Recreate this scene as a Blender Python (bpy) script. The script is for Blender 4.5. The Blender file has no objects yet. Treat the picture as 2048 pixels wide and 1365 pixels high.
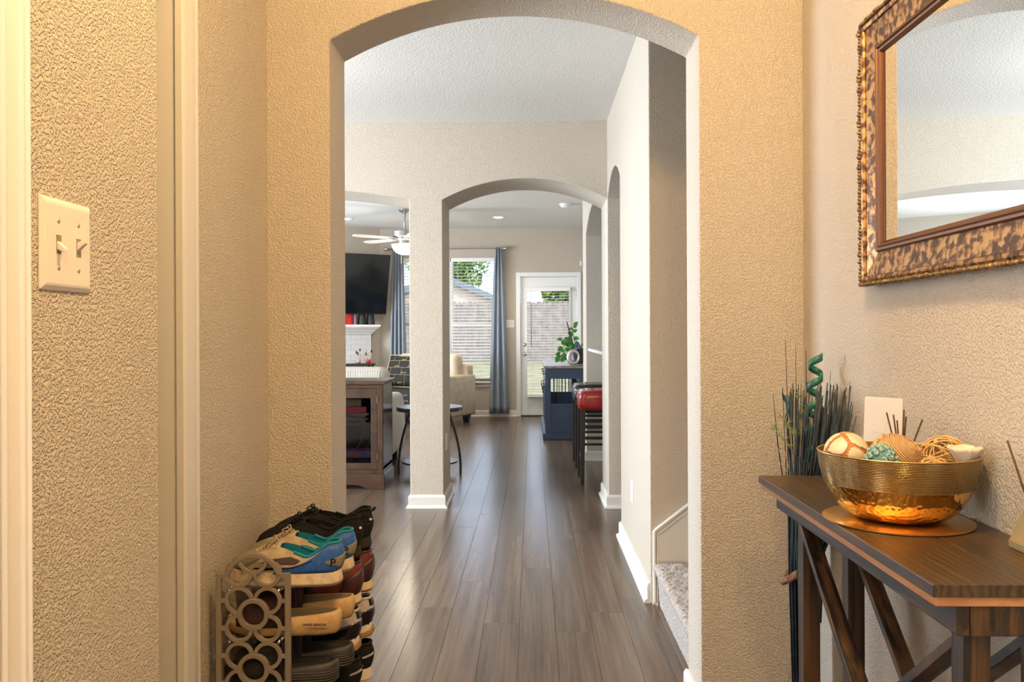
import bpy, bmesh, math, random
from mathutils import Vector, Matrix
random.seed(7)
sc = bpy.context.scene
COL = sc.collection
PI = math.pi

# ------------------------------------------------------------------ camera
CAM_H, FPX = 1.21, 1640.0
yaw, roll = math.atan(40 / FPX), 0.0045
fw = Vector((-math.sin(yaw), math.cos(yaw), 0))
r0 = Vector((math.cos(yaw), math.sin(yaw), 0))
rt = r0 * math.cos(roll) - Vector((0, 0, 1)) * math.sin(roll)
up = r0 * math.sin(roll) + Vector((0, 0, 1)) * math.cos(roll)
cd = bpy.data.cameras.new('camera')
cam = bpy.data.objects.new('camera', cd)
COL.objects.link(cam)
cam.matrix_world = Matrix(((rt.x, up.x, -fw.x, 0), (rt.y, up.y, -fw.y, 0), (rt.z, up.z, -fw.z, CAM_H), (0, 0, 0, 1)))
cd.sensor_fit = 'HORIZONTAL'; cd.sensor_width = 36; cd.lens = FPX / 2048 * 36
cd.shift_y = -14.3 / 2048
cd.clip_start = 0.05
sc.camera = cam

# ------------------------------------------------------------------ colour management, sampling
sc.view_settings.view_transform = 'Standard'
sc.view_settings.look = 'None'
sc.view_settings.gamma = 1
sc.view_settings.use_curve_mapping = False
sc.view_settings.exposure = 0.17
cy = sc.cycles
cy.use_denoising = True; cy.use_adaptive_sampling = True; cy.adaptive_threshold = .035
cy.max_bounces = 7; cy.diffuse_bounces = 4; cy.glossy_bounces = 3; cy.transmission_bounces = 5
cy.transparent_max_bounces = 8
cy.sample_clamp_indirect = 6
cy.caustics_reflective = False; cy.caustics_refractive = False

# ------------------------------------------------------------------ world, sun, window daylight, added fills
w = bpy.data.worlds.new('sky'); sc.world = w; w.use_nodes = True
nt = w.node_tree; nt.nodes.clear()
bo = nt.nodes.new('ShaderNodeOutputWorld'); bg = nt.nodes.new('ShaderNodeBackground')
tc = nt.nodes.new('ShaderNodeTexCoord'); no = nt.nodes.new('ShaderNodeTexNoise'); cr = nt.nodes.new('ShaderNodeValToRGB')
no.inputs['Scale'].default_value = 3; no.inputs['Detail'].default_value = 5
cr.color_ramp.elements[0].position = .35; cr.color_ramp.elements[0].color = (.55, .72, 1, 1)
cr.color_ramp.elements[1].position = .65; cr.color_ramp.elements[1].color = (.92, .96, 1, 1)
nt.links.new(tc.outputs['Generated'], no.inputs['Vector']); nt.links.new(no.outputs['Fac'], cr.inputs['Fac'])
nt.links.new(cr.outputs['Color'], bg.inputs['Color']); nt.links.new(bg.outputs['Background'], bo.inputs['Surface'])
bg.inputs['Strength'].default_value = 3.3

def lamp(name, kind, loc, energy, color, aim=None, size=None, size_y=None, radius=None):
    l = bpy.data.lights.new(name, kind); l.energy = energy; l.color = color
    if kind == 'AREA':
        l.shape = 'RECTANGLE'; l.size = size; l.size_y = size_y
    elif radius is not None and kind != 'SUN':
        l.shadow_soft_size = radius
    o = bpy.data.objects.new(name, l); COL.objects.link(o); o.location = loc
    if aim is not None:
        o.rotation_euler = Vector(aim).to_track_quat('-Z', 'Y').to_euler()
    return o

DAY = (.80, .90, 1.0)
s_ = lamp('sun', 'SUN', (0, 0, 20), 2.2, (1, .95, .86), aim=(.35, .75, -.95)); s_.data.angle = .01
# daylight entering the dining-room window of the left outer wall, then added area fills
lamp('daylight_dining_window', 'AREA', (-4.62, 4.1, 1.45), 310, DAY, aim=(1, 0, 0), size=1.96, size_y=1.86)
lamp('living_side_fill', 'AREA', (-4.62, 8.8, 1.45), 200, DAY, aim=(1, 0, 0), size=2.36, size_y=1.86)  # added fill brightening the living room from an invented side window
lamp('left_door_fill', 'AREA', (-.585, .50, 1.35), 17, (.86, .93, 1), aim=(1, .1, 0), size=.62, size_y=1.5)  # added fill panel standing in front of the opaque left door
lamp('rear_fill', 'AREA', (0.0, -1.38, 1.45), 4, (.95, .97, 1), aim=(0, 1, 0), size=.8, size_y=1.7)  # weak fill added before the solid door behind the camera

# ------------------------------------------------------------------ helpers
class MB:
    """collects shapes into one mesh"""
    def __init__(s): s.v = []; s.f = []
    def add(s, vs, fs):
        n = len(s.v); s.v += [tuple(p) for p in vs]; s.f += [[i + n for i in q] for q in fs]; return s
    def box(s, x0, x1, y0, y1, z0, z1):
        return s.add([(x0, y0, z0), (x1, y0, z0), (x1, y1, z0), (x0, y1, z0), (x0, y0, z1), (x1, y0, z1), (x1, y1, z1), (x0, y1, z1)],
                     [(0, 3, 2, 1), (4, 5, 6, 7), (0, 1, 5, 4), (1, 2, 6, 5), (2, 3, 7, 6), (3, 0, 4, 7)])
    def prism(s, pts, axis, a, b):
        """extrude a 2D outline along an axis: 'x' pts are (y,z), 'y' pts are (x,z), 'z' pts are (x,y)"""
        def P(p, t): return (t, p[0], p[1]) if axis == 'x' else (p[0], t, p[1]) if axis == 'y' else (p[0], p[1], t)
        n = len(pts); vs = [P(p, a) for p in pts] + [P(p, b) for p in pts]
        return s.add(vs, [list(range(n)), list(range(2 * n - 1, n - 1, -1))] + [(i, i + n, (i + 1) % n + n, (i + 1) % n) for i in range(n)])
    def beam(s, p, q, w, h, upv=(0, 0, 1)):
        """square bar from p to q"""
        p = Vector(p); q = Vector(q); d = (q - p).normalized(); u = Vector(upv)
        a = d.cross(u)
        if a.length < 1e-5: a = d.cross(Vector((1, 0, 0)))
        a.normalize(); b = a.cross(d).normalized(); a *= w / 2; b *= h / 2
        vs = [t + i * a + j * b for t in (p, q) for i, j in ((-1, -1), (1, -1), (1, 1), (-1, 1))]
        return s.add(vs, [(0, 1, 2, 3), (7, 6, 5, 4)] + [(i, i + 4, (i + 1) % 4 + 4, (i + 1) % 4) for i in range(4)])
    def tube(s, path, r, n=8, closed=False, flat=1.0):
        path = [Vector(p) for p in path]; m = len(path)
        rs = r if isinstance(r, (list, tuple)) else [r] * m
        rings = []; prev = None
        for i in range(m):
            if closed: d = path[(i + 1) % m] - path[i - 1]
            else: d = path[min(i + 1, m - 1)] - path[max(i - 1, 0)]
            d.normalize()
            if prev is None:
                a = d.cross(Vector((0, 0, 1)))
                if a.length < 1e-3: a = d.cross(Vector((0, 1, 0)))
            else: a = prev - d * prev.dot(d)
            a.normalize(); b = d.cross(a); prev = a
            rings.append([path[i] + rs[i] * (math.cos(2 * PI * k / n) * a + flat * math.sin(2 * PI * k / n) * b) for k in range(n)])
        fs = []
        for i in range(m if closed else m - 1):
            j = (i + 1) % m
            fs += [(i * n + k, i * n + (k + 1) % n, j * n + (k + 1) % n, j * n + k) for k in range(n)]
        if not closed: fs += [list(range(n - 1, -1, -1)), [(m - 1) * n + k for k in range(n)]]
        return s.add([p for r_ in rings for p in r_], fs)
    def lathe(s, prof, c=(0, 0, 0), n=32, axis='z'):
        """prof is a list of (radius, height)"""
        vs = []; c = Vector(c)
        for r, h in prof:
            for k in range(n):
                a = 2 * PI * k / n; x, y = r * math.cos(a), r * math.sin(a)
                vs.append(c + (Vector((x, y, h)) if axis == 'z' else Vector((x, h, y)) if axis == 'y' else Vector((h, x, y))))
        m = len(prof); fs = []
        for i in range(m - 1):
            fs += [(i * n + k, i * n + (k + 1) % n, (i + 1) * n + (k + 1) % n, (i + 1) * n + k) for k in range(n)]
        if prof[0][0] > 1e-6: fs.append(list(range(n - 1, -1, -1)))
        if prof[-1][0] > 1e-6: fs.append([(m - 1) * n + k for k in range(n)])
        return s.add(vs, fs)
    def loft(s, rings, closed=True, cap0=True, cap1=True):
        n = len(rings[0]); vs = [p for r in rings for p in r]; fs = []
        for i in range(len(rings) - 1):
            for k in range(n if closed else n - 1):
                fs.append((i * n + k, i * n + (k + 1) % n, (i + 1) * n + (k + 1) % n, (i + 1) * n + k))
        if closed and cap0: fs.append(list(range(n - 1, -1, -1)))
        if closed and cap1: fs.append([(len(rings) - 1) * n + k for k in range(n)])
        return s.add(vs, fs)
    def sphere(s, c, r, nu=16, nv=10, sc_=(1, 1, 1)):
        prof = [(r * math.sin(PI * i / nv), -r * math.cos(PI * i / nv)) for i in range(nv + 1)]
        vs0 = len(s.v); s.lathe([(max(p[0], 1e-5), p[1]) for p in prof], (0, 0, 0), nu)
        for i in range(vs0, len(s.v)):
            p = s.v[i]; s.v[i] = (c[0] + p[0] * sc_[0], c[1] + p[1] * sc_[1], c[2] + p[2] * sc_[2])
        return s
    def mesh(s, name, m, smooth=False, weld=True):
        me = bpy.data.meshes.new(name); me.from_pydata(s.v, [], s.f)
        bm = bmesh.new(); bm.from_mesh(me)
        if weld: bmesh.ops.remove_doubles(bm, verts=bm.verts, dist=1e-6)
        bmesh.ops.recalc_face_normals(bm, faces=bm.faces)
        bm.to_mesh(me); bm.free()
        if m is not None:
            for mm in (m if isinstance(m, (list, tuple)) else [m]): me.materials.append(mm)
        if smooth:
            for p in me.polygons: p.use_smooth = True
        return me
    def build(s, name, m, parent=None, smooth=False, bevel=0, seg=2, sub=0, solid=0, auto=None, weld=True):
        off = Vector((0, 0, 0)); q = parent
        while q is not None: off += q.location; q = q.parent
        if parent is not None: s.v = [(p[0] - off.x, p[1] - off.y, p[2] - off.z) for p in s.v]
        me = s.mesh(name, m, smooth or auto is not None, weld)
        o = bpy.data.objects.new(name, me); COL.objects.link(o); o.parent = parent
        if auto is not None:
            bm = bmesh.new(); bm.from_mesh(me)
            for e in bm.edges:
                if len(e.link_faces) == 2 and e.calc_face_angle(0) > math.radians(auto): e.smooth = False
            bm.to_mesh(me); bm.free()
        if solid:
            md = o.modifiers.new('solid', 'SOLIDIFY'); md.thickness = solid; md.offset = 0
        if bevel:
            md = o.modifiers.new('bevel', 'BEVEL'); md.width = bevel; md.segments = seg; md.limit_method = 'ANGLE'; md.angle_limit = math.radians(40)
        if sub:
            md = o.modifiers.new('sub', 'SUBSURF'); md.levels = sub; md.render_levels = sub
        return o

def thing(name, label, cat, loc=(0, 0, 0), group=None):
    o = bpy.data.objects.new(name, None); COL.objects.link(o); o.location = loc; o.empty_display_size = .05
    o['label'] = label; o['category'] = cat
    if group: o['group'] = group
    return o
def tag(o, label, cat, group=None):
    o['label'] = label; o['category'] = cat
    if group: o['group'] = group
    return o
def struct(o): o['kind'] = 'structure'; return o
def stuff(o): o['kind'] = 'stuff'; return o
def copy_tree(o, parent=None):
    c = o.copy(); COL.objects.link(c); c.parent = parent
    for ch in list(o.children): copy_tree(ch, c)
    return c

# ------------------------------------------------------------------ materials
def lin(h):
    return tuple(((c / 255) / 12.92 if c / 255 <= .04045 else ((c / 255 + .055) / 1.055) ** 2.4) for c in h) + (1,)
def mat(name, col, rough=.5, metal=0.0, bump=None, var=None, coat=0, spec=None, trans=0, sheen=0, emit=None, stretch=None, ior=None):
    """col linear rgb(a). bump=(scale, strength, distance, detail); var=(scale, colour2, lo, hi) mottling; stretch=(x,y,z) texture scale"""
    m = bpy.data.materials.new(name); m.use_nodes = True; n = m.node_tree.nodes; l = m.node_tree.links
    b = n['Principled BSDF']; col = tuple(col)[:3] + (1,)
    b.inputs['Base Color'].default_value = col; b.inputs['Roughness'].default_value = rough; b.inputs['Metallic'].default_value = metal
    if coat: b.inputs['Coat Weight'].default_value = coat; b.inputs['Coat Roughness'].default_value = .1
    if spec is not None: b.inputs['Specular IOR Level'].default_value = spec
    if trans: b.inputs['Transmission Weight'].default_value = trans
    if ior: b.inputs['IOR'].default_value = ior
    if sheen: b.inputs['Sheen Weight'].default_value = sheen
    if emit: b.inputs['Emission Color'].default_value = tuple(emit[0]) + (1,); b.inputs['Emission Strength'].default_value = emit[1]
    def co(scale):
        g = n.new('ShaderNodeNewGeometry') if stretch is None or stretch[0] != 'o' else n.new('ShaderNodeTexCoord')
        out = g.outputs['Position'] if stretch is None or stretch[0] != 'o' else g.outputs['Object']
        mp = n.new('ShaderNodeMapping')
        st = (1, 1, 1) if stretch is None else stretch[-3:]
        mp.inputs['Scale'].default_value = [scale * t for t in st]
        l.new(out, mp.inputs['Vector']); return mp.outputs['Vector']
    if var:
        t = n.new('ShaderNodeTexNoise'); t.inputs['Scale'].default_value = 1; t.inputs['Detail'].default_value = 5
        l.new(co(var[0]), t.inputs['Vector'])
        r = n.new('ShaderNodeMapRange'); r.inputs['From Min'].default_value = var[2]; r.inputs['From Max'].default_value = var[3]
        l.new(t.outputs['Fac'], r.inputs['Value'])
        x = n.new('ShaderNodeMix'); x.data_type = 'RGBA'; x.inputs[6].default_value = col; x.inputs[7].default_value = tuple(var[1])[:3] + (1,)
        l.new(r.outputs['Result'], x.inputs[0]); l.new(x.outputs[2], b.inputs['Base Color'])
    if bump:
        t = n.new('ShaderNodeTexNoise'); t.inputs['Scale'].default_value = 1; t.inputs['Detail'].default_value = bump[3] if len(bump) > 3 else 3
        l.new(co(bump[0]), t.inputs['Vector'])
        bp = n.new('ShaderNodeBump'); bp.inputs['Strength'].default_value = bump[1]; bp.inputs['Distance'].default_value = bump[2]
        l.new(t.outputs['Fac'], bp.inputs['Height']); l.new(bp.outputs['Normal'], b.inputs['Normal'])
    return m

def plaster(name, col, scale, strength, dist, dirt=None):
    """painted drywall with a knocked-down texture: blobs with a clipped top, over fine stipple"""
    m = bpy.data.materials.new(name); m.use_nodes = True; n = m.node_tree.nodes; l = m.node_tree.links
    b = n['Principled BSDF']; b.inputs['Base Color'].default_value = tuple(col)[:3] + (1,); b.inputs['Roughness'].default_value = .62
    b.inputs['Specular IOR Level'].default_value = .3
    g = n.new('ShaderNodeNewGeometry')
    def noise(s, d, dist_=0):
        t = n.new('ShaderNodeTexNoise'); t.inputs['Scale'].default_value = s; t.inputs['Detail'].default_value = d; t.inputs['Distortion'].default_value = dist_
        l.new(g.outputs['Position'], t.inputs['Vector']); return t.outputs['Fac']
    r = n.new('ShaderNodeMapRange'); r.inputs['From Min'].default_value = .40; r.inputs['From Max'].default_value = .58; r.interpolation_type = 'SMOOTHSTEP'
    l.new(noise(scale, 2.5, 0), r.inputs['Value'])
    a = n.new('ShaderNodeMath'); a.operation = 'MULTIPLY_ADD'; a.inputs[1].default_value = .55
    l.new(noise(scale * 2.6, 0), a.inputs[0]); l.new(r.outputs['Result'], a.inputs[2])
    bp = n.new('ShaderNodeBump'); bp.inputs['Strength'].default_value = strength; bp.inputs['Distance'].default_value = dist
    l.new(a.outputs[0], bp.inputs['Height']); l.new(bp.outputs['Normal'], b.inputs['Normal'])
    if dirt:
        r2 = n.new('ShaderNodeMapRange'); r2.inputs['From Min'].default_value = .45; r2.inputs['From Max'].default_value = .8
        l.new(noise(1.3, 4), r2.inputs['Value'])
        x = n.new('ShaderNodeMix'); x.data_type = 'RGBA'; x.inputs[6].default_value = tuple(col)[:3] + (1,); x.inputs[7].default_value = tuple(dirt) + (1,)
        l.new(r2.outputs['Result'], x.inputs[0]); l.new(x.outputs[2], b.inputs['Base Color'])
    return m

PAINT = (.60, .532, .445)
M = {}
M['paint'] = plaster('paint_beige', PAINT, 160, .75, .0030)
M['paint_rough'] = plaster('paint_beige_heavy', PAINT, 200, .8, .0034)
M['ceiling'] = plaster('ceiling_paint', (.70, .69, .66), 90, .28, .003)
M['trim'] = mat('trim_white', (.74, .715, .67), .4)
M['white'] = mat('white_paint', (.82, .82, .81), .35)
M['dark'] = mat('dark_void', (.02, .02, .02), .8)
M['exterior'] = mat('exterior_siding', (.6, .56, .5), .8)

# =================================================================== the rooms
def arc(x0, x1, zs, rise, n=28):
    """points from (x1,zs) over the crown to (x0,zs)"""
    wd = (x1 - x0) / 2; cx = (x0 + x1) / 2; R = (wd * wd + rise * rise) / (2 * rise); a0 = math.asin(wd / R)
    return [(cx + R * math.sin(a), zs + rise - R + R * math.cos(a)) for a in [a0 - 2 * a0 * i / n for i in range(n + 1)]]
def gridwall(xs, zs, holes, axis, a, b):
    """wall with rectangular openings as one connected mesh; xs along the wall; holes = set of (i,j) cells"""
    vs = []; fs = []; nx, nz = len(xs), len(zs)
    def P(i, j, t): return (xs[i], t, zs[j]) if axis == 'y' else (t, xs[i], zs[j])
    for t in (a, b):
        for j in range(nz):
            for i in range(nx): vs.append(P(i, j, t))
    N = nx * nz; full = lambda i, j: 0 <= i < nx - 1 and 0 <= j < nz - 1 and (i, j) not in holes
    for j in range(nz - 1):
        for i in range(nx - 1):
            if not full(i, j): continue
            q = [j * nx + i, j * nx + i + 1, (j + 1) * nx + i + 1, (j + 1) * nx + i]
            fs.append(q); fs.append([k + N for k in q][::-1])
            for (di, dj, e) in ((-1, 0, (3, 0)), (1, 0, (1, 2)), (0, -1, (0, 1)), (0, 1, (2, 3))):
                if not full(i + di, j + dj): fs.append([q[e[0]], q[e[1]], q[e[1]] + N, q[e[0]] + N])
    return MB().add(vs, fs)

SP, RISE = 2.145, .145           # arch springing height and rise
XL, XR = -4.6, 3.2               # outer walls
XA0, XA1 = -.625, .515           # both arches share these jambs
YA0, YA1 = 2.53, 2.74            # first arch wall
YB0, YB1 = 5.69, 6.17            # second arch wall
XH = .525                        # hall wall on the right
# foyer, left side: a thick near wall, then a recessed wall with a cased closet opening
o = struct(MB().box(-.98, -.61, -1.4, 1.326, 0, 2.9).build('wall_near_left', M['paint_rough'], bevel=.004))
o = struct(MB().box(-.98, -.82, 1.93, YA0, 0, 2.9).build('wall_left', M['paint']))
struct(MB().box(-.98, -.82, 1.326, 1.93, 2.03, 2.9).build('wall_closet_header', M['paint']))
struct(MB().box(-1.75, -1.6, 1.2, 2.53, 0, 2.9).build('wall_closet', M['paint']))
struct(MB().box(-1.6, -.98, 1.2, 1.326, 0, 2.9).build('wall_closet_side', M['paint']))
# closet jamb and casing (trim_1), near casing by the switch (trim_2)
def casing(y0, y1, xw, z1, name):
    """moulded door casing standing proud of a wall face at x = xw"""
    wd = y1 - y0
    prof = [(0, 0), (0, .018), (.10, .020), (.16, .0165), (.30, .0165), (.36, .013), (.80, .009), (.88, .011), (1.0, .007), (1.0, 0)]
    return MB().prism([(y0 + wd * t, xw + h) for t, h in prof], 'z', 0, z1)
def swap(mb): mb.v = [(p[1], p[0], p[2]) for p in mb.v]; return mb
t1 = struct(swap(casing(1.868, 1.988, -.82, 2.12, 'trim')).build('trim_1', M['trim'], bevel=.0015))
MB().box(-1.0, -.803, 1.874, 1.932, 0, 2.03).build('jamb', M['trim'], t1, bevel=.003)
MB().box(-1.0, -.815, 1.30, 1.932, 2.01, 2.032).build('head_jamb', M['trim'], t1, bevel=.002)
t2 = struct(swap(casing(.957, .917, -.61, 2.12, 'trim')).build('trim_2', M['trim'], bevel=.0015))
# white door standing beside the near casing, its edge just shows
d1 = MB().box(-.66, -.603, .10, .911, .012, 2.04).build('door_1', M['white'], bevel=.002); struct(d1)
d1['label'] = 'white door with an added opaque pane at the left edge beside the casing'
MB().box(-.604, -.600, .18, .82, .58, 2.12 - .20).build('added_lite', mat('opaque_lite', (.85, .88, .9), .3), d1, bevel=.001)  # opaque pane added to give the fill lamp a lite behind it
# foyer right wall, front wall with a solid white door behind the viewer
struct(MB().box(.83, .98, -1.4, YA0, 0, 2.9).build('wall_right', M['paint'], bevel=.004))
struct(gridwall([-.98, -.45, .45, .98], [0, .3, 2.1, 2.9], {(1, 0), (1, 1)}, 'y', -1.55, -1.4).build('wall_front', M['paint']))
struct(MB().box(-.45, .45, -1.50, -1.45, .0, 2.1).build('door_2', M['white']))
# first arch wall: from the dining side to the stairwell
out = [(XL, 0), (XA0, 0)] + [(x, z) for x, z in arc(XA0, XA1, SP - .02, RISE)[::-1]] + [(XA1, 0), (XR, 0), (XR, 4.3), (XL, 4.3)]
struct(MB().prism(out, 'y', YA0, YA1).build('wall_arch_foyer', M['paint'], bevel=.005, seg=3))
# stairwell and right hall wall with a small arch at its end
out = [(3.68, 0), (4.884, 0)] + arc(4.884, 5.69, SP, .13, 18)[::-1] + [(5.69, 2.9), (3.68, 2.9)]
struct(MB().prism(out, 'x', XH, .65).build('wall_hall_right', M['paint'], bevel=.004, seg=2))
struct(MB().box(.531, XR, 3.6792, 3.80, 0, 4.3).build('wall_stair', M['paint']))
struct(MB().box(.40, XH, YA1, 3.80, 2.70, 4.3).build('wall_stair_upper', M['paint']))
struct(MB().box(XH, .65, 3.68, 3.80, 2.89, 4.3).build('wall_stair_corner', M['paint']))
struct(MB().box(.35, XR, YA0, 3.85, 4.2, 4.4).build('ceiling_stair', M['ceiling']))
# second arch wall: narrow arch, pillar, wide arch to the dining side
WA0 = -3.55
out = [(XL, 0), (WA0, 0)] + arc(WA0, -.852, SP + .008, .11, 40)[::-1] + [(-.852, 0), (-.62, 0)] + arc(-.62, XH, SP, RISE)[::-1] + [(XH, 0), (XR, 0), (XR, 2.9), (XL, 2.9)]
struct(MB().prism(out, 'y', YB0, YB1).build('wall_arch_living', M['paint'], bevel=.005, seg=3))
# bar side: arched pass-through with a half wall, then a pier
out = [(YB1, SP)] + arc(YB1, 7.82, SP, .16, 24)[::-1] + [(7.82, SP), (7.82, 2.9), (YB1, 2.9)]
struct(MB().prism(out[1:], 'x', .515, .90).build('wall_bar_header', M['paint'], bevel=.004))
struct(MB().box(.515, XR, 7.82, 8.28, 0, 2.9).build('wall_pier', M['paint'], bevel=.005))
struct(MB().box(.86, .98, YB1, 7.82, 0, 1.025).build('wall_bar', M['paint']))
# outer walls
struct(MB().box(.76, .90, 8.28, 12.15, 0, 2.9).build('wall_living_right', M['paint']))
WX0, WX1, WZ0, WZ1 = -1.93, -.50, .52, 2.33
struct(gridwall([XL - .15, WX0, WX1, -.19, .68, 1.0], [0, WZ0, 2.06, WZ1, 2.9], {(1, 1), (1, 2), (3, 0), (3, 1)}, 'y', 12.0, 12.15).build('wall_back', M['paint']))
struct(gridwall([YA0, 3.1, 5.1, 7.6, 10.0, 12.15], [0, .5, 2.4, 2.9], {(1, 1), (3, 1)}, 'x', XL - .15, XL).build('wall_outer_left', M['paint']))
struct(MB().box(XR, XR + .15, YA0, 12.15, 0, 4.4).build('wall_outer_right', M['paint']))
# angled fireplace wall in the far left corner
ang = Vector((-.84, -.54, 0)).normalized(); nrm = Vector((.54, -.84, 0)).normalized()
A0 = Vector((-2.23, 12.0, 0)); LW = 2.7
q = [A0, A0 + ang * LW, A0 + ang * LW - nrm * .12, A0 - nrm * .12]
struct(MB().prism([(p.x, p.y) for p in q], 'z', 0, 2.9).build('wall_fireplace', M['paint']))
# ceilings
struct(MB().box(-1.75, .98, -1.55, YA0, 2.755, 2.9).build('ceiling_foyer', M['ceiling']))
struct(MB().box(XL, XH + .06, YA1, YB0, 2.685, 2.9).build('ceiling_hall', M['ceiling']))
struct(MB().box(.60, XR, 3.8, YB0, 2.55, 2.9).build('ceiling_passage', M['ceiling']))
struct(MB().box(XL, XR, YB1, 12.0, 2.755, 2.9).build('ceiling_living', M['ceiling']))

# ------------------------------------------------------------------ floor: sub-floor and separate planks
def plank_mat():
    m = bpy.data.materials.new('vinyl_plank'); m.use_nodes = True; n = m.node_tree.nodes; l = m.node_tree.links; b = n['Principled BSDF']
    g = n.new('ShaderNodeNewGeometry'); oi = n.new('ShaderNodeObjectInfo')
    at = n.new('ShaderNodeAttribute'); at.attribute_name = 'tone'
    ad = n.new('ShaderNodeMath'); ad.operation = 'ADD'; l.new(oi.outputs['Random'], ad.inputs[0]); l.new(at.outputs['Fac'], ad.inputs[1])
    sx = n.new('ShaderNodeSeparateXYZ'); l.new(g.outputs['Position'], sx.inputs[0])
    of = n.new('ShaderNodeMath'); of.operation = 'MULTIPLY'; of.inputs[1].default_value = 37; l.new(ad.outputs[0], of.inputs[0])
    def grain(kx, ky, detail, distort=0):
        c = n.new('ShaderNodeCombineXYZ')
        a1 = n.new('ShaderNodeMath'); a1.operation = 'MULTIPLY'; a1.inputs[1].default_value = kx; l.new(sx.outputs['X'], a1.inputs[0])
        a2 = n.new('ShaderNodeMath'); a2.operation = 'MULTIPLY'; a2.inputs[1].default_value = ky; l.new(sx.outputs['Y'], a2.inputs[0])
        l.new(a1.outputs[0], c.inputs[0]); l.new(a2.outputs[0], c.inputs[1]); l.new(of.outputs[0], c.inputs[2])
        t = n.new('ShaderNodeTexNoise'); t.inputs['Scale'].default_value = 1; t.inputs['Detail'].default_value = detail; t.inputs['Distortion'].default_value = distort
        l.new(c.outputs[0], t.inputs['Vector']); return t.outputs['Fac']
    fine = grain(105, 2.5, 2, 0); broad = grain(22, .9, 3, 0)
    def ramp(src, stops):
        r = n.new('ShaderNodeValToRGB'); r.color_ramp.elements[0].position = stops[0][0]; r.color_ramp.elements[0].color = stops[0][1] + (1,)
        r.color_ramp.elements[1].position = stops[-1][0]; r.color_ramp.elements[1].color = stops[-1][1] + (1,)
        for p, c_ in stops[1:-1]:
            e = r.color_ramp.elements.new(p); e.color = c_ + (1,)
        l.new(src, r.inputs['Fac']); return r.outputs['Color']
    c1 = ramp(broad, [(.3, (.082, .056, .038)), (.5, (.122, .085, .059)), (.72, (.165, .118, .083))])
    c2 = ramp(fine, [(.32, (.74, .73, .72)), (.62, (1.10, 1.09, 1.08))])
    mx = n.new('ShaderNodeMix'); mx.data_type = 'RGBA'; mx.blend_type = 'MULTIPLY'; mx.inputs[0].default_value = .75
    l.new(c1, mx.inputs[6]); l.new(c2, mx.inputs[7])
    tone = ramp(ad.outputs[0], [(0, (.90, .89, .88)), (1, (1.10, 1.07, 1.04))])
    m2 = n.new('ShaderNodeMix'); m2.data_type = 'RGBA'; m2.blend_type = 'MULTIPLY'; m2.inputs[0].default_value = 1
    l.new(mx.outputs[2], m2.inputs[6]); l.new(tone, m2.inputs[7]); l.new(m2.outputs[2], b.inputs['Base Color'])
    b.inputs['Roughness'].default_value = .25
    bp = n.new('ShaderNodeBump'); bp.inputs['Strength'].default_value = .12; bp.inputs['Distance'].default_value = .001
    n.remove(bp)
    return m
M['plank'] = plank_mat()
M['subfloor'] = mat('floor_seam', (.05, .038, .03), .7)
floor = struct(MB().box(XL - .15, XR + .15, -1.55, 12.15, -.12, -.006).build('floor', M['subfloor']))
PW, PL = .1485, 1.50
rng = random.Random(3)
pm = {}
rest = MB(); rest_tone = []
for ci in range(-31, 22):
    x0 = -.057 + ci * PW
    y = -1.5 - rng.random() * PL
    while y < 12.1:
        y1 = min(y + PL, 12.12); ya = max(y, -1.5)
        if y1 - ya > .02:
            # the part of the floor the photograph shows
            near = (-1.25 < x0 < .70 and 1.6 < y1 and ya < 7.0) or (-1.7 < x0 < .55 and y1 >= 7.0 and ya > 5.5)
            key = round(y1 - ya, 3)
            g = .0005
            if near:
                if key not in pm:
                    mb = MB().box(g, PW - g, g, key - g, -.006, 0); me = mb.mesh('plank', M['plank'])
                    bm = bmesh.new(); bm.from_mesh(me)
                    bmesh.ops.bevel(bm, geom=[e for e in bm.edges if all(v.co.z > -.001 for v in e.verts)], offset=.0006, segments=1, affect='EDGES')
                    bm.to_mesh(me); bm.free(); pm[key] = me
                ob = bpy.data.objects.new('plank', pm[key]); COL.objects.link(ob); ob.parent = floor; ob.location = (x0, ya, 0)
            else:
                rest.box(x0 + g, x0 + PW - g, ya + g, y1 - g, -.006, 0); rest_tone.append(rng.random())
        y += PL
ro = stuff(rest.build('outlying_planks', M['plank'], floor, weld=False))
at_ = ro.data.attributes.new('tone', 'FLOAT', 'POINT')
for i in range(len(ro.data.vertices)): at_.data[i].value = rest_tone[i // 8] - .5

# ------------------------------------------------------------------ baseboards
BH = .092
def board(name, p, q, nx, ny, mitre=(0, 0)):
    """baseboard with shoe moulding from p to q (xy on the wall face), standing out along (nx,ny)"""
    prof = [(0, 0), (.028, 0), (.028, .006), (.024, .015), (.014, .020), (.014, BH - .016), (.010, BH - .006), (.006, BH), (0, BH)]
    d = (Vector((q[0] - p[0], q[1] - p[1], 0))).normalized()
    rings = []
    for e, t in ((p, -1), (q, 1)):
        m_ = mitre[0] if t < 0 else mitre[1]
        rings.append([(e[0] + nx * a + d.x * t * m_ * a, e[1] + ny * a + d.y * t * m_ * a, z) for a, z in prof])
    return struct(MB().loft(rings).build(name, M['trim']))
board('baseboard_hall_right', (XH, 3.685), (XH, 4.884), -1, 0, (0, 1))
board('baseboard_hall_end', (XH, 4.884), (.65, 4.884), 0, 1, (1, 0))
board('baseboard_pillar_front', (-.852, YB0), (-.62, YB0), 0, -1, (1, 1))
board('baseboard_pillar_right', (-.62, YB0), (-.62, YB1), 1, 0, (1, 1))
board('baseboard_pillar_left', (-.852, YB0), (-.852, YB1), -1, 0, (1, 1))
board('baseboard_pillar_back', (-.852, YB1), (-.62, YB1), 0, 1, (1, 1))
board('baseboard_pier_front', (XH, YB0), (1.6, YB0), 0, -1, (1, 0))
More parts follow.
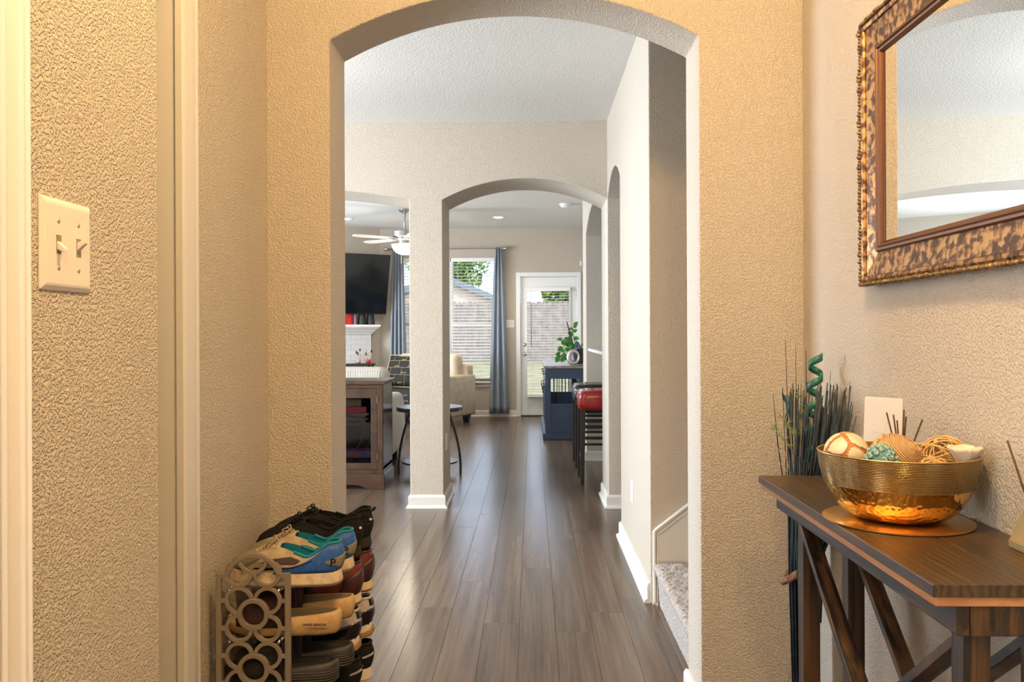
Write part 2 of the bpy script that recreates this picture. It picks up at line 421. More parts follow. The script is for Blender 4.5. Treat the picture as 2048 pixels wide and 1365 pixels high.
board('baseboard_pier_side', (XH, YB0), (XH, YB1), -1, 0, (1, 1))
board('baseboard_bar_pier', (.515, 7.82), (.86, 7.82), 0, -1, (1, 0))
board('baseboard_bar_pier_side', (.515, 7.82), (.515, 8.28), -1, 0, (1, 1))
board('baseboard_back_right', (-.225, 12.0), (-2.2, 12.0), 0, -1)
board('baseboard_arch_jamb_right', (XA1, YA0), (XA1, YA1), -1, 0, (1, 1))
board('baseboard_arch_jamb_left', (XA0, YA0), (XA0, YA1), 1, 0, (1, 1))
board('baseboard_foyer_arch_right', (XA1, YA0), (.83, YA0), 0, -1, (1, -1))
board('baseboard_foyer_arch_left', (-.82, YA0), (XA0, YA0), 0, -1, (-1, 1))
board('baseboard_foyer_right', (.83, -1.4), (.83, YA0), -1, 0, (0, -1))
board('baseboard_foyer_left', (-.82, 1.992), (-.82, YA0), 1, 0, (0, -1))
board('baseboard_bar', (.86, YB1), (.86, 7.82), -1, 0)

# =================================================================== foyer things
def wood(name, c0, c1, scale, rough=.4, streak=.5, bump=.25, pos=(.35, .7), ring=0):
    """scale=(x,y,z) noise frequency: low along the grain"""
    m = bpy.data.materials.new(name); m.use_nodes = True; n = m.node_tree.nodes; l = m.node_tree.links; b = n['Principled BSDF']
    g = n.new('ShaderNodeTexCoord'); mp = n.new('ShaderNodeMapping'); mp.inputs['Scale'].default_value = scale
    l.new(g.outputs['Object'], mp.inputs['Vector'])
    oi = n.new('ShaderNodeObjectInfo'); mm = n.new('ShaderNodeVectorMath'); mm.operation = 'SCALE'; mm.inputs[0].default_value = (13, 7, 5)
    l.new(oi.outputs['Random'], mm.inputs['Scale']); l.new(mm.outputs[0], mp.inputs['Location'])
    t = n.new('ShaderNodeTexNoise'); t.inputs['Scale'].default_value = 1; t.inputs['Detail'].default_value = 5; t.inputs['Distortion'].default_value = streak
    l.new(mp.outputs[0], t.inputs['Vector'])
    src = t.outputs['Fac']
    if ring:
        wv = n.new('ShaderNodeTexWave'); wv.inputs['Scale'].default_value = ring; wv.inputs['Distortion'].default_value = 7; wv.inputs['Detail'].default_value = 3; wv.inputs['Detail Scale'].default_value = 1.2
        l.new(mp.outputs[0], wv.inputs['Vector'])
        ad = n.new('ShaderNodeMath'); ad.operation = 'MULTIPLY_ADD'; ad.inputs[1].default_value = .35; l.new(wv.outputs['Fac'], ad.inputs[0])
        sb = n.new('ShaderNodeMath'); sb.operation = 'MULTIPLY_ADD'; sb.inputs[1].default_value = .8; sb.inputs[2].default_value = -.08
        l.new(t.outputs['Fac'], sb.inputs[0]); l.new(sb.outputs[0], ad.inputs[2]); src = ad.outputs[0]
    r = n.new('ShaderNodeValToRGB'); r.color_ramp.elements[0].position = pos[0]; r.color_ramp.elements[0].color = tuple(c0) + (1,)
    r.color_ramp.elements[1].position = pos[1]; r.color_ramp.elements[1].color = tuple(c1) + (1,)
    l.new(src, r.inputs['Fac']); l.new(r.outputs['Color'], b.inputs['Base Color']); b.inputs['Roughness'].default_value = rough
    bp = n.new('ShaderNodeBump'); bp.inputs['Strength'].default_value = bump; bp.inputs['Distance'].default_value = .002
    l.new(src, bp.inputs['Height']); l.new(bp.outputs['Normal'], b.inputs['Normal'])
    return m
DK, AM = (.012, .009, .007), (.095, .046, .017)
M['top_wood'] = wood('stained_top', (.028, .018, .011), (.098, .054, .023), (26, 2.2, 26), .36, 1.2, .15, (.30, .85), ring=.9)
M['edge_wood'] = wood('stained_edge', (.030, .020, .014), (.085, .055, .036), (60, 6, 60), .5, .6, .3)
M['raw_edge'] = wood('copper_ply_edge', (.36, .155, .062), (.50, .25, .115), (20, 5, 40), .5, .6, .1)
M['leg_v'] = wood('stained_leg', DK, AM, (70, 70, 3), .45, .5, .4, (.42, .72))
M['leg_x'] = wood('stained_brace', DK, (.135, .064, .023), (70, 12, 12), .45, .5, .4, (.42, .72))
M['apron_w'] = wood('stained_apron', DK, (.10, .05, .022), (60, 5, 60), .45, .7, .4, (.42, .78))

# ---- light switch
t = thing('light_switch', 'ivory two-gang toggle light switch on the rough near wall', 'light switch', (-.61, 1.056, 1.327))
px0, hh, hw = -.61, .059, .058
rings = []
for d_, inset in ((0, 0), (.002, 0), (.0055, .006), (.0062, .009)):
    rings.append([(px0 + d_, 1.056 + a * (hw - inset), 1.327 + b * (hh - inset)) for a, b in ((-1, -1), (1, -1), (1, 1), (-1, 1))])
M['ivory'] = mat('ivory_plastic', (.80, .74, .66), .3)
plate = MB().loft(rings).build('wall_plate', M['ivory'], t, bevel=.0008)
M['slot'] = mat('switch_slot', (.25, .21, .16), .6); M['screw'] = mat('screw_painted', (.55, .5, .44), .4, .6)
for yy, upw in ((1.056 - .023, -1), (1.056 + .023, 1)):
    MB().box(px0 + .0060, px0 + .0066, yy - .0055, yy + .0055, 1.327 - .012, 1.327 + .012).build('slot', M['slot'], plate)
    mb = MB(); b0 = (px0 + .004, yy, 1.327); tip = (px0 + .017, yy, 1.327 + .0085 * upw)
    mb.loft([[(b0[0], yy + a * .0045, b0[2] + b * .006) for a, b in ((-1, -1), (1, -1), (1, 1), (-1, 1))],
             [(tip[0], yy + a * .0035, tip[2] + b * .0028) for a, b in ((-1, -1), (1, -1), (1, 1), (-1, 1))]])
    mb.build('toggle', M['ivory'], t, bevel=.001)
    for s in (-1, 1):
        MB().lathe([(.0034, 0), (.0034, .0005), (.001, .0012)], (px0 + .006, yy, 1.327 + s * .030), 12, 'x').build('screw', M['screw'], plate, smooth=True)

# ---- mirror on the right wall
def mottled():
    m = bpy.data.materials.new('mottled_bronze'); m.use_nodes = True; n = m.node_tree.nodes; l = m.node_tree.links; b = n['Principled BSDF']
    g = n.new('ShaderNodeNewGeometry')
    def nz(s, d):
        t = n.new('ShaderNodeTexNoise'); t.inputs['Scale'].default_value = s; t.inputs['Detail'].default_value = d; t.inputs['Distortion'].default_value = .3; l.new(g.outputs['Position'], t.inputs['Vector']); return t
    t = nz(60, 6)
    r = n.new('ShaderNodeValToRGB'); e = r.color_ramp.elements; e[0].position = .42; e[0].color = (.070, .032, .014, 1); e[1].position = .58; e[1].color = (.42, .23, .085, 1)
    x = e.new(.50); x.color = (.22, .10, .038, 1)
    l.new(t.outputs['Fac'], r.inputs['Fac']); l.new(r.outputs['Color'], b.inputs['Base Color'])
    b.inputs['Metallic'].default_value = .8; b.inputs['Roughness'].default_value = .38
    bp = n.new('ShaderNodeBump'); bp.inputs['Strength'].default_value = .4; bp.inputs['Distance'].default_value = .002
    l.new(t.outputs['Fac'], bp.inputs['Height']); l.new(bp.outputs['Normal'], b.inputs['Normal'])
    return m
M['mottled'] = mottled()
M['bronze_in'] = mat('bronze_moulding', (.13, .055, .024), .4, .6)
M['bead_edge'] = mat('dark_gilt_beads', (.16, .10, .05), .5, .7, bump=(300, .5, .002), var=(120, (.38, .25, .11), .45, .65))
M['mirror'] = mat('mirror_glass', (.93, .94, .93), .0, 1.0)
MY0, MY1, MZ0, MZ1 = 1.12, 2.018, 1.325, 1.955
t = thing('wall_mirror', 'large framed mirror with mottled bronze frame on the right wall', 'mirror', (.83, (MY0 + MY1) / 2, MZ0))
def frame_side(k, prof):
    """one mitred side; prof=(inset from outer edge, height from wall)"""
    cs = [(MY1, MZ0, -1, 1), (MY1, MZ1, -1, -1), (MY0, MZ1, 1, -1), (MY0, MZ0, 1, 1)]
    a, b = cs[k], cs[(k + 1) % 4]
    return MB().loft([[(.83 - h, c[0] + c[2] * d, c[1] + c[3] * d) for d, h in prof] for c in (a, b)])
for k in range(4):
    fs = frame_side(k, [(.004, .001), (.004, .028), (.010, .031), (.018, .029), (.020, .024), (.074, .017), (.076, .001)]).build('frame_side', M['mottled'], t)
    frame_side(k, [(.073, .001), (.073, .020), (.076, .024), (.081, .024), (.083, .020), (.086, .022), (.090, .021), (.094, .016), (.097, .013), (.097, .001)]).build('inner_moulding', M['bronze_in'], fs, smooth=False)
    # carved outer edge: a rail of small overlapping lumps
    cs = [(MY1, MZ0), (MY1, MZ1), (MY0, MZ1), (MY0, MZ0)]
    a, b = Vector(cs[k]), Vector(cs[(k + 1) % 4]); ln = (b - a).length; n_ = int(ln / .0085); mb = MB()
    for i in range(n_):
        p = a + (b - a) * ((i + .5) / n_); jr = .0052 * (.8 + .4 * random.random())
        mb.sphere((.83 - .026 - .004 * random.random(), p.x, p.y), jr, 7, 5, (1.5, 1, 1))
    stuff(mb.build('carved_edge', M['bead_edge'], fs, smooth=True, weld=False))
MB().box(.83 - .013, .83 - .009, MY0 + .094, MY1 - .094, MZ0 + .094, MZ1 - .094).build('glass', M['mirror'], t)

# ---- console table
TZ = .857
t = thing('console_table', 'dark stained rustic console table with cross braces under the mirror', 'table', (.69, 1.6, 0))
for xa, xb in ((.558, .6935), (.6955, .828)):
    MB().box(xa, xb, 1.158, 2.042, TZ - .018, TZ).build('top_board', M['top_wood'], t, bevel=.0012)
MB().box(.563, .826, 1.163, 2.037, TZ - .032, TZ - .018).build('under_top', M['raw_edge'], t, bevel=.001)
MB().box(.598, .616, 1.172, 2.030, TZ - .077, TZ - .032).build('apron', M['apron_w'], t, bevel=.002)
MB().box(.6165, .80, 1.170, 1.188, TZ - .077, TZ - .032).build('apron', M['leg_x'], t, bevel=.002)
MB().box(.6165, .80, 2.012, 2.030, TZ - .077, TZ - .032).build('apron', M['leg_x'], t, bevel=.002)
MB().box(.785, .803, 1.19, 2.010, TZ - .077, TZ - .032).build('apron', M['apron_w'], t, bevel=.002)
LEGX, LEGY = (.617, .718), (1.190, 1.888)
for lx in LEGX:
    for ly in LEGY:
        MB().box(lx, lx + .038, ly, ly + .038, 0, TZ - .032).build('leg', M['leg_v'], t, bevel=.002)
    yn, yf = LEGY[0] + .038, LEGY[1]
    for i, (za, zb) in enumerate(((.22, TZ - .09), (TZ - .09, .22))):
        xx = lx + (.012 if i == 0 else .026)
        MB().beam((xx, yn - .01, za), (xx, yf + .01, zb), .016, .034, (1, 0, 0)).build('cross_brace', M['leg_x'], t, bevel=.0015)
MB().box(.60, .775, 1.185, 1.935, .16, .18).build('lower_shelf', M['top_wood'], t, bevel=.002)

# ---- tray and bowl
BX, BY = .683, 1.556
M['tray'] = mat('brushed_gold', (.80, .52, .20), .34, 1.0, bump=(400, .05, .001))
tr = MB().lathe([(.001, 0), (.128, 0), (.131, .0015), (.1315, .0035), (.130, .0042), (.001, .0040)], (BX, BY, TZ), 64).build('round_tray', M['tray'], smooth=False, auto=30)
tag(tr, 'flat round brass tray under the golden bowl', 'tray')
def hammered(name, scale, strength, col, rough, weave=False):
    m = bpy.data.materials.new(name); m.use_nodes = True; n = m.node_tree.nodes; l = m.node_tree.links; b = n['Principled BSDF']
    b.inputs['Base Color'].default_value = col + (1,); b.inputs['Metallic'].default_value = 1; b.inputs['Roughness'].default_value = rough
    bp = n.new('ShaderNodeBump'); bp.inputs['Strength'].default_value = strength; bp.inputs['Distance'].default_value = .002
    uv = n.new('ShaderNodeUVMap')
    if weave:
        w1 = n.new('ShaderNodeTexWave'); w1.bands_direction = 'X'; w1.inputs['Scale'].default_value = 55
        w2 = n.new('ShaderNodeTexWave'); w2.bands_direction = 'Y'; w2.inputs['Scale'].default_value = 9
        for w_ in (w1, w2): l.new(uv.outputs[0], w_.inputs['Vector']); w_.inputs['Distortion'].default_value = .6; w_.inputs['Detail'].default_value = 2
        a = n.new('ShaderNodeMath'); a.operation = 'MINIMUM'; l.new(w1.outputs['Fac'], a.inputs[0]); l.new(w2.outputs['Fac'], a.inputs[1]); l.new(a.outputs[0], bp.inputs['Height'])
        r = n.new('ShaderNodeValToRGB'); r.color_ramp.elements[0].color = (.10, .055, .02, 1); r.color_ramp.elements[1].color = col + (1,); r.color_ramp.elements[1].position = .35
        l.new(a.outputs[0], r.inputs['Fac']); l.new(r.outputs['Color'], b.inputs['Base Color'])
    else:
        v = n.new('ShaderNodeTexVoronoi'); v.feature = 'SMOOTH_F1'; v.inputs['Scale'].default_value = scale
        g = n.new('ShaderNodeNewGeometry'); l.new(g.outputs['Position'], v.inputs['Vector']); l.new(v.outputs['Distance'], bp.inputs['Height'])
    l.new(bp.outputs['Normal'], b.inputs['Normal'])
    return m
M['bowl_up'] = hammered('engraved_gold', 1, .5, (.50, .34, .14), .20, True)
M['bowl_lo'] = hammered('hammered_gold', 115, .9, (.86, .47, .12), .12)
M['bowl_in'] = mat('bowl_inside', (.62, .40, .15), .35, 1)
t = thing('golden_bowl', 'large hammered golden bowl of decorative balls on the console table', 'bowl', (BX, BY, TZ + .004))
def bowl_prof(s):    # s 0..1 from foot to rim
    a = s * 1.47
    r = .055 + .0850 * math.sin(a) ** .92 if s > 0 else .055
    return r, .124 * (1 - math.cos(a)) / (1 - math.cos(1.47))
def band(s0, s1, k, off, name, m, par):
    n = 64; mb = MB(); pr = [bowl_prof(s0 + (s1 - s0) * i / k) for i in range(k + 1)]
    rings = []
    for r, h in pr:
        rings.append([(BX + (r + off) * math.cos(2 * PI * j / n), BY + (r + off) * math.sin(2 * PI * j / n), TZ + .0045 + h) for j in range(n)])
    mb.loft(rings, cap0=(s0 == 0 and off == 0), cap1=False)
    o = mb.build(name, m, par, smooth=True)
    u = o.data.uv_layers.new(name='uv')
    for lp in o.data.loops:
        c = o.data.vertices[lp.vertex_index].co; u.data[lp.index].uv = (math.atan2(c.y, c.x) / (2 * PI) * 8, c.z * 12)
    return o
band(0, .70, 12, 0, 'hammered_base', M['bowl_lo'], t)
up_ = band(.70, 1, 10, .0004, 'engraved_band', M['bowl_up'], t)
band(.05, 1, 14, -.0018, 'inner_face', M['bowl_in'], t)
MB().tube([(BX + .1397 * math.cos(2 * PI * j / 64), BY + .1397 * math.sin(2 * PI * j / 64), TZ + .1285) for j in range(64)], .0014, 6, closed=True).build('rim', M['tray'], t, smooth=True)

# ---- balls in the bowl
GB = 'decorative balls in the golden bowl'
# shell mosaic ball
C = Vector((.597, 1.575, .979)); R = .040
t = thing('shell_ball', 'cream shell mosaic ball with orange seams at the left of the golden bowl', 'decorative ball', C, GB)
M['amber'] = mat('amber_glue', (.50, .17, .035), .5); M['shell'] = mat('cream_shell', (.80, .66, .47), .35, var=(60, (.70, .55, .36), .4, .7))
MB().sphere(C, R, 32, 20).build('core', M['amber'], t, smooth=True)
bm = bmesh.new(); bmesh.ops.create_icosphere(bm, subdivisions=5, radius=1)
rs = random.Random(11); seeds = []
while len(seeds) < 11:
    v = Vector((rs.gauss(0, 1), rs.gauss(0, 1), rs.gauss(0, 1))).normalized()
    if all(v.angle(s) > .75 for s in seeds): seeds.append(v)
    elif rs.random() < .02: seeds.append(v) if False else None
    if rs.random() < .0005: break
own = {}
for f in bm.faces:
    c = f.calc_center_median().normalized(); jit = .05 * math.sin(c.x * 23 + c.y * 17) * math.cos(c.z * 29)
    ds = sorted((c.angle(s), i) for i, s in enumerate(seeds))
    if ds[1][0] - ds[0][0] > .17 + jit: own.setdefault(ds[0][1], []).append(f)
for i, fl in own.items():
    idx = {}; vs = []; fs_ = []
    for f in fl:
        q = []
        for v in f.verts:
            if v.index not in idx: idx[v.index] = len(vs); vs.append(C + v.co.normalized() * (R * 1.022))
            q.append(idx[v.index])
        fs_.append(q)
    MB().add(vs, fs_).build('shell_piece', M['shell'], t, smooth=True, solid=.0012)
bm.free()
# teal beaded ball
C = Vector((.622, 1.480, .982)); R = .0285
t = thing('beaded_ball', 'teal beaded ball at the front of the golden bowl', 'decorative ball', C, GB)
M['teal'] = mat('teal_wood_bead', (.20, .36, .33), .6, var=(160, (.33, .47, .40), .4, .65)); M['teal_hole'] = mat('bead_hole', (.03, .05, .05), .8)
MB().sphere(C, R * .82, 20, 14).build('core', mat('teal_core', (.10, .22, .22), .8), t, smooth=True)
bead_me = MB().lathe([(.0012, .0032), (.0032, .0034), (.0047, .0014), (.0050, -.0006), (.004, -.003)], n=12).mesh('bead', M['teal'], True)
hole_me = MB().lathe([(.0013, .0029), (.0013, .0033)], n=8).mesh('hole', M['teal_hole'])
nb = 66
for i in range(nb):
    ph = math.acos(1 - 2 * (i + .5) / nb); th = PI * (1 + 5 ** .5) * i + .25 * math.sin(i * 3.1)
    d = Vector((math.cos(th) * math.sin(ph), math.sin(th) * math.sin(ph), math.cos(ph)))
    b_ = bpy.data.objects.new('bead', bead_me); COL.objects.link(b_); b_.parent = t; b_.location = d * (R - .003)
    tilt = Vector((random.uniform(-.5, .5), random.uniform(-.5, .5), random.uniform(-.5, .5)))
    b_.rotation_euler = (d + tilt).to_track_quat('Z', 'Y').to_euler(); b_.scale = [random.uniform(.9, 1.15)] * 3
    h_ = bpy.data.objects.new('hole', hole_me); COL.objects.link(h_); h_.parent = b_
# twine ball
C = Vector((.688, 1.575, .966)); R = .049
t = thing('twine_ball', 'tan twine-wound ball in the middle of the golden bowl', 'decorative ball', C, GB)
M['twine'] = mat('tan_twine', (.62, .41, .20), .75, var=(200, (.48, .29, .12), .4, .7)); M['braid'] = mat('woven_braid', (.60, .43, .22), .8, var=(150, (.30, .19, .09), .45, .6))
MB().sphere(C, R * .97, 32, 20).build('core', M['twine'], t, smooth=True)
ax = Vector((.55, -.45, .70)).normalized(); u_ = ax.orthogonal().normalized(); v_ = ax.cross(u_)
path = []
turns = 30
for i in range(turns * 40 + 1):
    a = i / 40 * 2 * PI; ph = .25 + (PI - .5) * i / (turns * 40)
    path.append(C + R * .985 * (ax * math.cos(ph) + math.sin(ph) * (u_ * math.cos(a) + v_ * math.sin(a))))
MB().tube(path, .0018, 5).build('twine', M['twine'], t, smooth=True)
bx_ = Vector((.75, -.1, .65)).normalized()
up2 = (Vector((0, 0, 1)) - Vector((.2, -.2, .0))).normalized(); sd = up2.cross(Vector((.3, -.95, .1))).normalized()
for k in (-1, 0, 1):
    path = []
    for i in range(80):
        a = 2 * PI * i / 80; wv = .0045 * math.sin(a * 20 + k * 2.1)
        path.append(C + (R * 1.02) * (up2 * math.cos(a) + sd * math.sin(a)) + Vector((.3, -.95, .1)).normalized() * wv)
    MB().tube(path, .0022, 5, closed=True).build('braid_strand', M['braid'], t, smooth=True)
# rattan balls
M['rattan'] = mat('pale_rattan', (.72, .47, .20), .55, var=(90, (.58, .33, .12), .4, .7))
def rattan(C, R, label, seed, n=34, rr=.0014):
    t = thing('rattan_ball', label, 'decorative ball', C, GB); rs = random.Random(seed)
    for j in range(n):
        a = Vector((rs.gauss(0, 1), rs.gauss(0, 1), rs.gauss(0, 1))).normalized(); u = a.orthogonal().normalized(); v = a.cross(u)
        k = rs.uniform(.82, 1.0); off = rs.uniform(-.45, .45) * R; rad = math.sqrt(max(R * R * k * k - off * off, 1e-6))
        path = [Vector(C) + a * off + rad * (u * math.cos(2 * PI * i / 28) + v * math.sin(2 * PI * i / 28)) for i in range(28)]
        MB().tube(path, rr * rs.uniform(.7, 1.15), 5, closed=True).build('strand', M['rattan'], t, smooth=True)
rattan((.771, 1.556, .972), .0435, 'large open rattan ball at the right of the golden bowl', 5)
rattan((.715, 1.475, .951), .036, 'smaller rattan ball low at the front rim of the golden bowl', 6, 28)
# pale wooden-petal flower
C = Vector((.772, 1.482, .982))
t = thing('shaved_wood_flower', 'cream curled wood-shaving flower by the right rim of the golden bowl', 'decorative flower', C)
M['petal'] = mat('cream_petal', (.82, .72, .55), .6)
for k in range(9):
    a = 2 * PI * k / 9 + .3; rr = .026 if k % 2 else .018; vs = []; fs_ = []
    dv = Vector((math.cos(a), math.sin(a), 0)); sv = Vector((-math.sin(a), math.cos(a), 0))
    nu, nv_ = 7, 6
    for i in range(nu):
        for j in range(nv_):
            s1 = i / (nu - 1); s2 = j / (nv_ - 1) - .5
            vs.append(C + dv * (rr * (.2 + s1 * (.8 + .2 * math.cos(s2 * 6)))) + sv * (s2 * .032 * (.5 + s1)) + Vector((0, 0, -.014 + .036 * s1 + .002 * math.sin(s2 * 9 + k))))
    for i in range(nu - 1):
        for j in range(nv_ - 1): fs_.append((i * nv_ + j, i * nv_ + j + 1, (i + 1) * nv_ + j + 1, (i + 1) * nv_ + j))
    MB().add(vs, fs_).build('petal', M['petal'], t, smooth=True, solid=.0012)
# filler that holds the balls up: pale shavings inside the bowl
mb = MB(); rs = random.Random(2)
rings = [[(BX + r_ * math.cos(2 * PI * j / 40), BY + r_ * math.sin(2 * PI * j / 40), TZ + .050 + .010 * math.sin(j * 2.3 + r_ * 90) * math.cos(j * 1.1)) for j in range(40)] for r_ in (.112, .10, .075, .05, .025, .004)]
o = mb.loft(rings, cap0=False).build('bowl_filler', mat('wood_shavings', (.50, .34, .17), .8, bump=(150, .8, .006), var=(70, (.30, .19, .09), .4, .65)), smooth=True)
stuff(o); o['label'] = 'tan wood shavings filling the golden bowl'; o['category'] = 'shavings'

# ---- white canvas leaning on the wall
ca, cb = Vector((.765, 1.925, TZ)), Vector((.819, 1.849, TZ)); dd = (cb - ca).normalized(); nn = Vector((dd.y, -dd.x, 0))   # nn points to the room
t = thing('small_canvas', 'small white canvas with a pale flower sketch leaning behind the bowl', 'canvas', ((ca + cb) / 2))
lean = Vector((-nn.x, -nn.y, 0)) * .012
def cpt(s, h, d): return ca + (cb - ca) * s + Vector((0, 0, h)) + lean * (h / .2) + nn * d
M['canvas'] = mat('white_canvas', (.74, .72, .73), .7, bump=(500, .25, .001)); M['sketch'] = mat('sketch_line', (.84, .82, .80), .6)
cv = MB().loft([[cpt(0, h, -.013), cpt(1, h, -.013), cpt(1, h, 0), cpt(0, h, 0)] for h in (0, .203)]).build('panel', M['canvas'], t, bevel=.001)
rs = random.Random(4)
for k in range(9):
    a = 2 * PI * k / 9; path = []
    for i in range(13):
        s = i / 12; rr = .030 * math.sin(s * PI) ** .7; th = a + (s - .5) * .9
        path.append(cpt(.52 + (.30 * math.cos(th) * (rr / .030)), .125 + .042 * math.sin(th) * (rr / .030), .0006))
    MB().tube(path, .0005, 4).build('sketched_petal', M['sketch'], t)
MB().tube([cpt(.52 + .05 * math.sin(i * .5), .09 - i * .008, .0006) for i in range(10)], .0006, 4).build('sketched_stem', M['sketch'], t)

# ---- reed diffusers
M['reed'] = mat('dark_reed', (.055, .018, .012), .6); M['amber_glass'] = mat('tinted_glass', (.72, .62, .40), .12, trans=.55, ior=1.45)
M['charm'] = mat('aged_brass', (.45, .30, .14), .35, 1.0); M['cord'] = mat('copper_cord', (.42, .17, .08), .6)
def diffuser(label, c, sticks, hb=.075, w0=.024, w1=.010):
    t = thing('reed_diffuser', label, 'reed diffuser', (c[0], c[1], TZ)); x, y = c
    rings = []
    for s, h in ((w0 * .96, 0), (w0, .002), (w0, .012), (w0 * .93, .016), (w1 * 1.05, hb * .72), (w1 * .82, hb * .76), (w1 * .82, hb * .97), (w1 * 1.08, hb * .985), (w1 * 1.08, hb)):
        n_ = 4 if h < hb * .7 else 4
        rings.append([(x + a * s, y + b * s, TZ + h) for a, b in ((-1, -1), (1, -1), (1, 1), (-1, 1))])
    MB().loft(rings).build('bottle', M['amber_glass'], t, bevel=.002, seg=3)
    MB().tube([(x + w1 * 1.15 * math.cos(a), y + w1 * 1.15 * math.sin(a), TZ + hb * .74 + .002 * math.sin(3 * a)) for a in [2 * PI * i / 20 for i in range(20)]], .0012, 5, closed=True).build('neck_cord', M['cord'], t, smooth=True)
    for (dx, dy, h) in sticks:
        MB().tube([(x - dx * .3, y - dy * .3, TZ + .02), (x + dx, y + dy, TZ + h)], .0017, 6).build('reed', M['reed'], t, smooth=True)
    return t
d1_ = diffuser('reed diffuser with dark sticks fanned out behind the bowl', (.776, 1.745), [(-.012, .01, .178), (-.022, .02, .182), (.004, -.004, .19), (.010, .0, .175), (.03, -.03, .172), (.0, .02, .165)], .06, .018, .008)
d2_ = diffuser('pale glass reed diffuser with brass charm at the table\'s near end', (.803, 1.338), [(-.028, .020, .175), (.014, -.05, .16), (.01, .03, .15)], .082, .0245, .0105)
ch = MB()
for i in range(9): ch.sphere((.803 - .0135 - .004 * math.sin(i), 1.338 - .012 + .004 * math.cos(i * 2), TZ + .060 - i * .0022), .0032, 8, 6)
ch.build('charm', M['charm'], d2_, smooth=True)

# ---- tall sheaf of dark reeds standing in the corner behind the table
SX, SY = .752, 2.29
t = thing('dried_reed_sheaf', 'tall sheaf of blue-black dried reeds standing in the corner beyond the table', 'dried reeds', (SX, SY, 0))
M['reed_blue'] = mat('blue_black_reed', (.012, .018, .026), .55, var=(30, (.018, .045, .060), .45, .7)); M['spiral_green'] = mat('teal_curl', (.012, .10, .085), .4, var=(25, (.02, .17, .10), .4, .7))
M['leaf_teal'] = mat('teal_leaf', (.015, .07, .09), .5); M['fern'] = mat('fern_green', (.22, .30, .07), .6); M['straw'] = mat('straw_tan', (.42, .26, .14), .7)
rs = random.Random(21)
stem_mb = [MB() for _ in range(1)]
def wallclip(p): return Vector((min(p.x, .822), min(p.y, 2.515), p.z))
nst = 190
for i in range(nst):
    a = rs.uniform(0, 2 * PI); r = rs.random() ** .5
    sx_, sy_ = r * math.cos(a), r * math.sin(a)
    top = rs.uniform(.98, 1.075) if rs.random() < .8 else rs.uniform(.82, .98)
    base = Vector((SX + .028 * sx_, SY + .028 * sy_, .02)); mid = Vector((SX + .042 * sx_, SY + .045 * sy_, .58))
    tip = Vector((SX + .028 + .095 * sx_ + .012 * rs.uniform(-1, 1), SY - .075 + .15 * sy_, top))
    path = [wallclip(base), wallclip(mid), wallclip(mid.lerp(tip, .55) + Vector((rs.uniform(-.004, .004), rs.uniform(-.004, .004), 0))), wallclip(tip)]
    w_ = rs.uniform(.0014, .0026)
    MB().tube(path, [w_, w_, w_, w_ * .6], 5).build('reed', M['reed_blue'], t, smooth=True)
for (dx, dy, top, rw) in ((-.05, .0, 1.19, .0016), (-.016, .02, 1.175, .0014), (.0, -.02, 1.16, .0022), (-.085, .0, 1.04, .0018), (-.06, -.03, 1.03, .0016), (.055, -.05, 1.105, .0013), (.065, -.16, 1.085, .0015)):
    MB().tube([wallclip(Vector((SX, SY, .1))), wallclip(Vector((SX + dx * .35, SY + dy * .3, .6))), wallclip(Vector((SX + dx * .85, SY + dy, .9))), wallclip(Vector((SX + dx, SY + dy, top)))], [rw, rw, rw, rw * .4], 6).build('long_reed', M['reed_blue'], t, smooth=True)
# broad blue leaves low in the sheaf
for k in range(7):
    a = -2.6 + k * .55; x = SX + .03 * math.cos(a); y = SY - .03 + .03 * math.sin(a); vs = []; fs_ = []
    for i in range(7):
        s = i / 6; wd = .009 * math.sin(PI * min(1, s * .9 + .1)) + .001; z = .42 + s * (.46 + .05 * (k % 3)); bend = .03 * s * s
        for sgn in (-1, 1): vs.append(wallclip(Vector((x + math.cos(a) * bend + sgn * wd, y + math.sin(a) * bend + sgn * wd * .3, z))))
    for i in range(6): fs_.append((2 * i, 2 * i + 1, 2 * i + 3, 2 * i + 2))
    MB().add(vs, fs_).build('leaf', M['leaf_teal'], t, smooth=True, solid=.0008)
# teal spiral curl of split cane
vs = []; fs_ = []; nseg = 110
cx0, cy0 = .752, 2.24
for i in range(nseg + 1):
    s = i / nseg; a = s * 2 * PI * 4.7 + .9; z = .86 + s * .285; r = .019
    for k in (0, 1): vs.append((cx0 + .018 * s + r * math.cos(a), cy0 + r * math.sin(a), z + (k - .5) * .021))
for i in range(nseg): fs_.append((2 * i, 2 * i + 1, 2 * i + 3, 2 * i + 2))
MB().add(vs, fs_).build('spiral_curl', M['spiral_green'], t, smooth=True, solid=.0012)
vs = []; fs_ = []
for i in range(41):
    s = i / 40; a = s * 2 * PI * 1.6; z = .94 + s * .115; r = .007
    for k in (0, 1): vs.append((SX - .058 - .010 * s + r * math.cos(a), 2.24 + r * math.sin(a), z + (k - .5) * .016))
for i in range(40): fs_.append((2 * i, 2 * i + 1, 2 * i + 3, 2 * i + 2))
MB().add(vs, fs_).build('spiral_curl', M['leaf_teal'], t, smooth=True, solid=.0012)
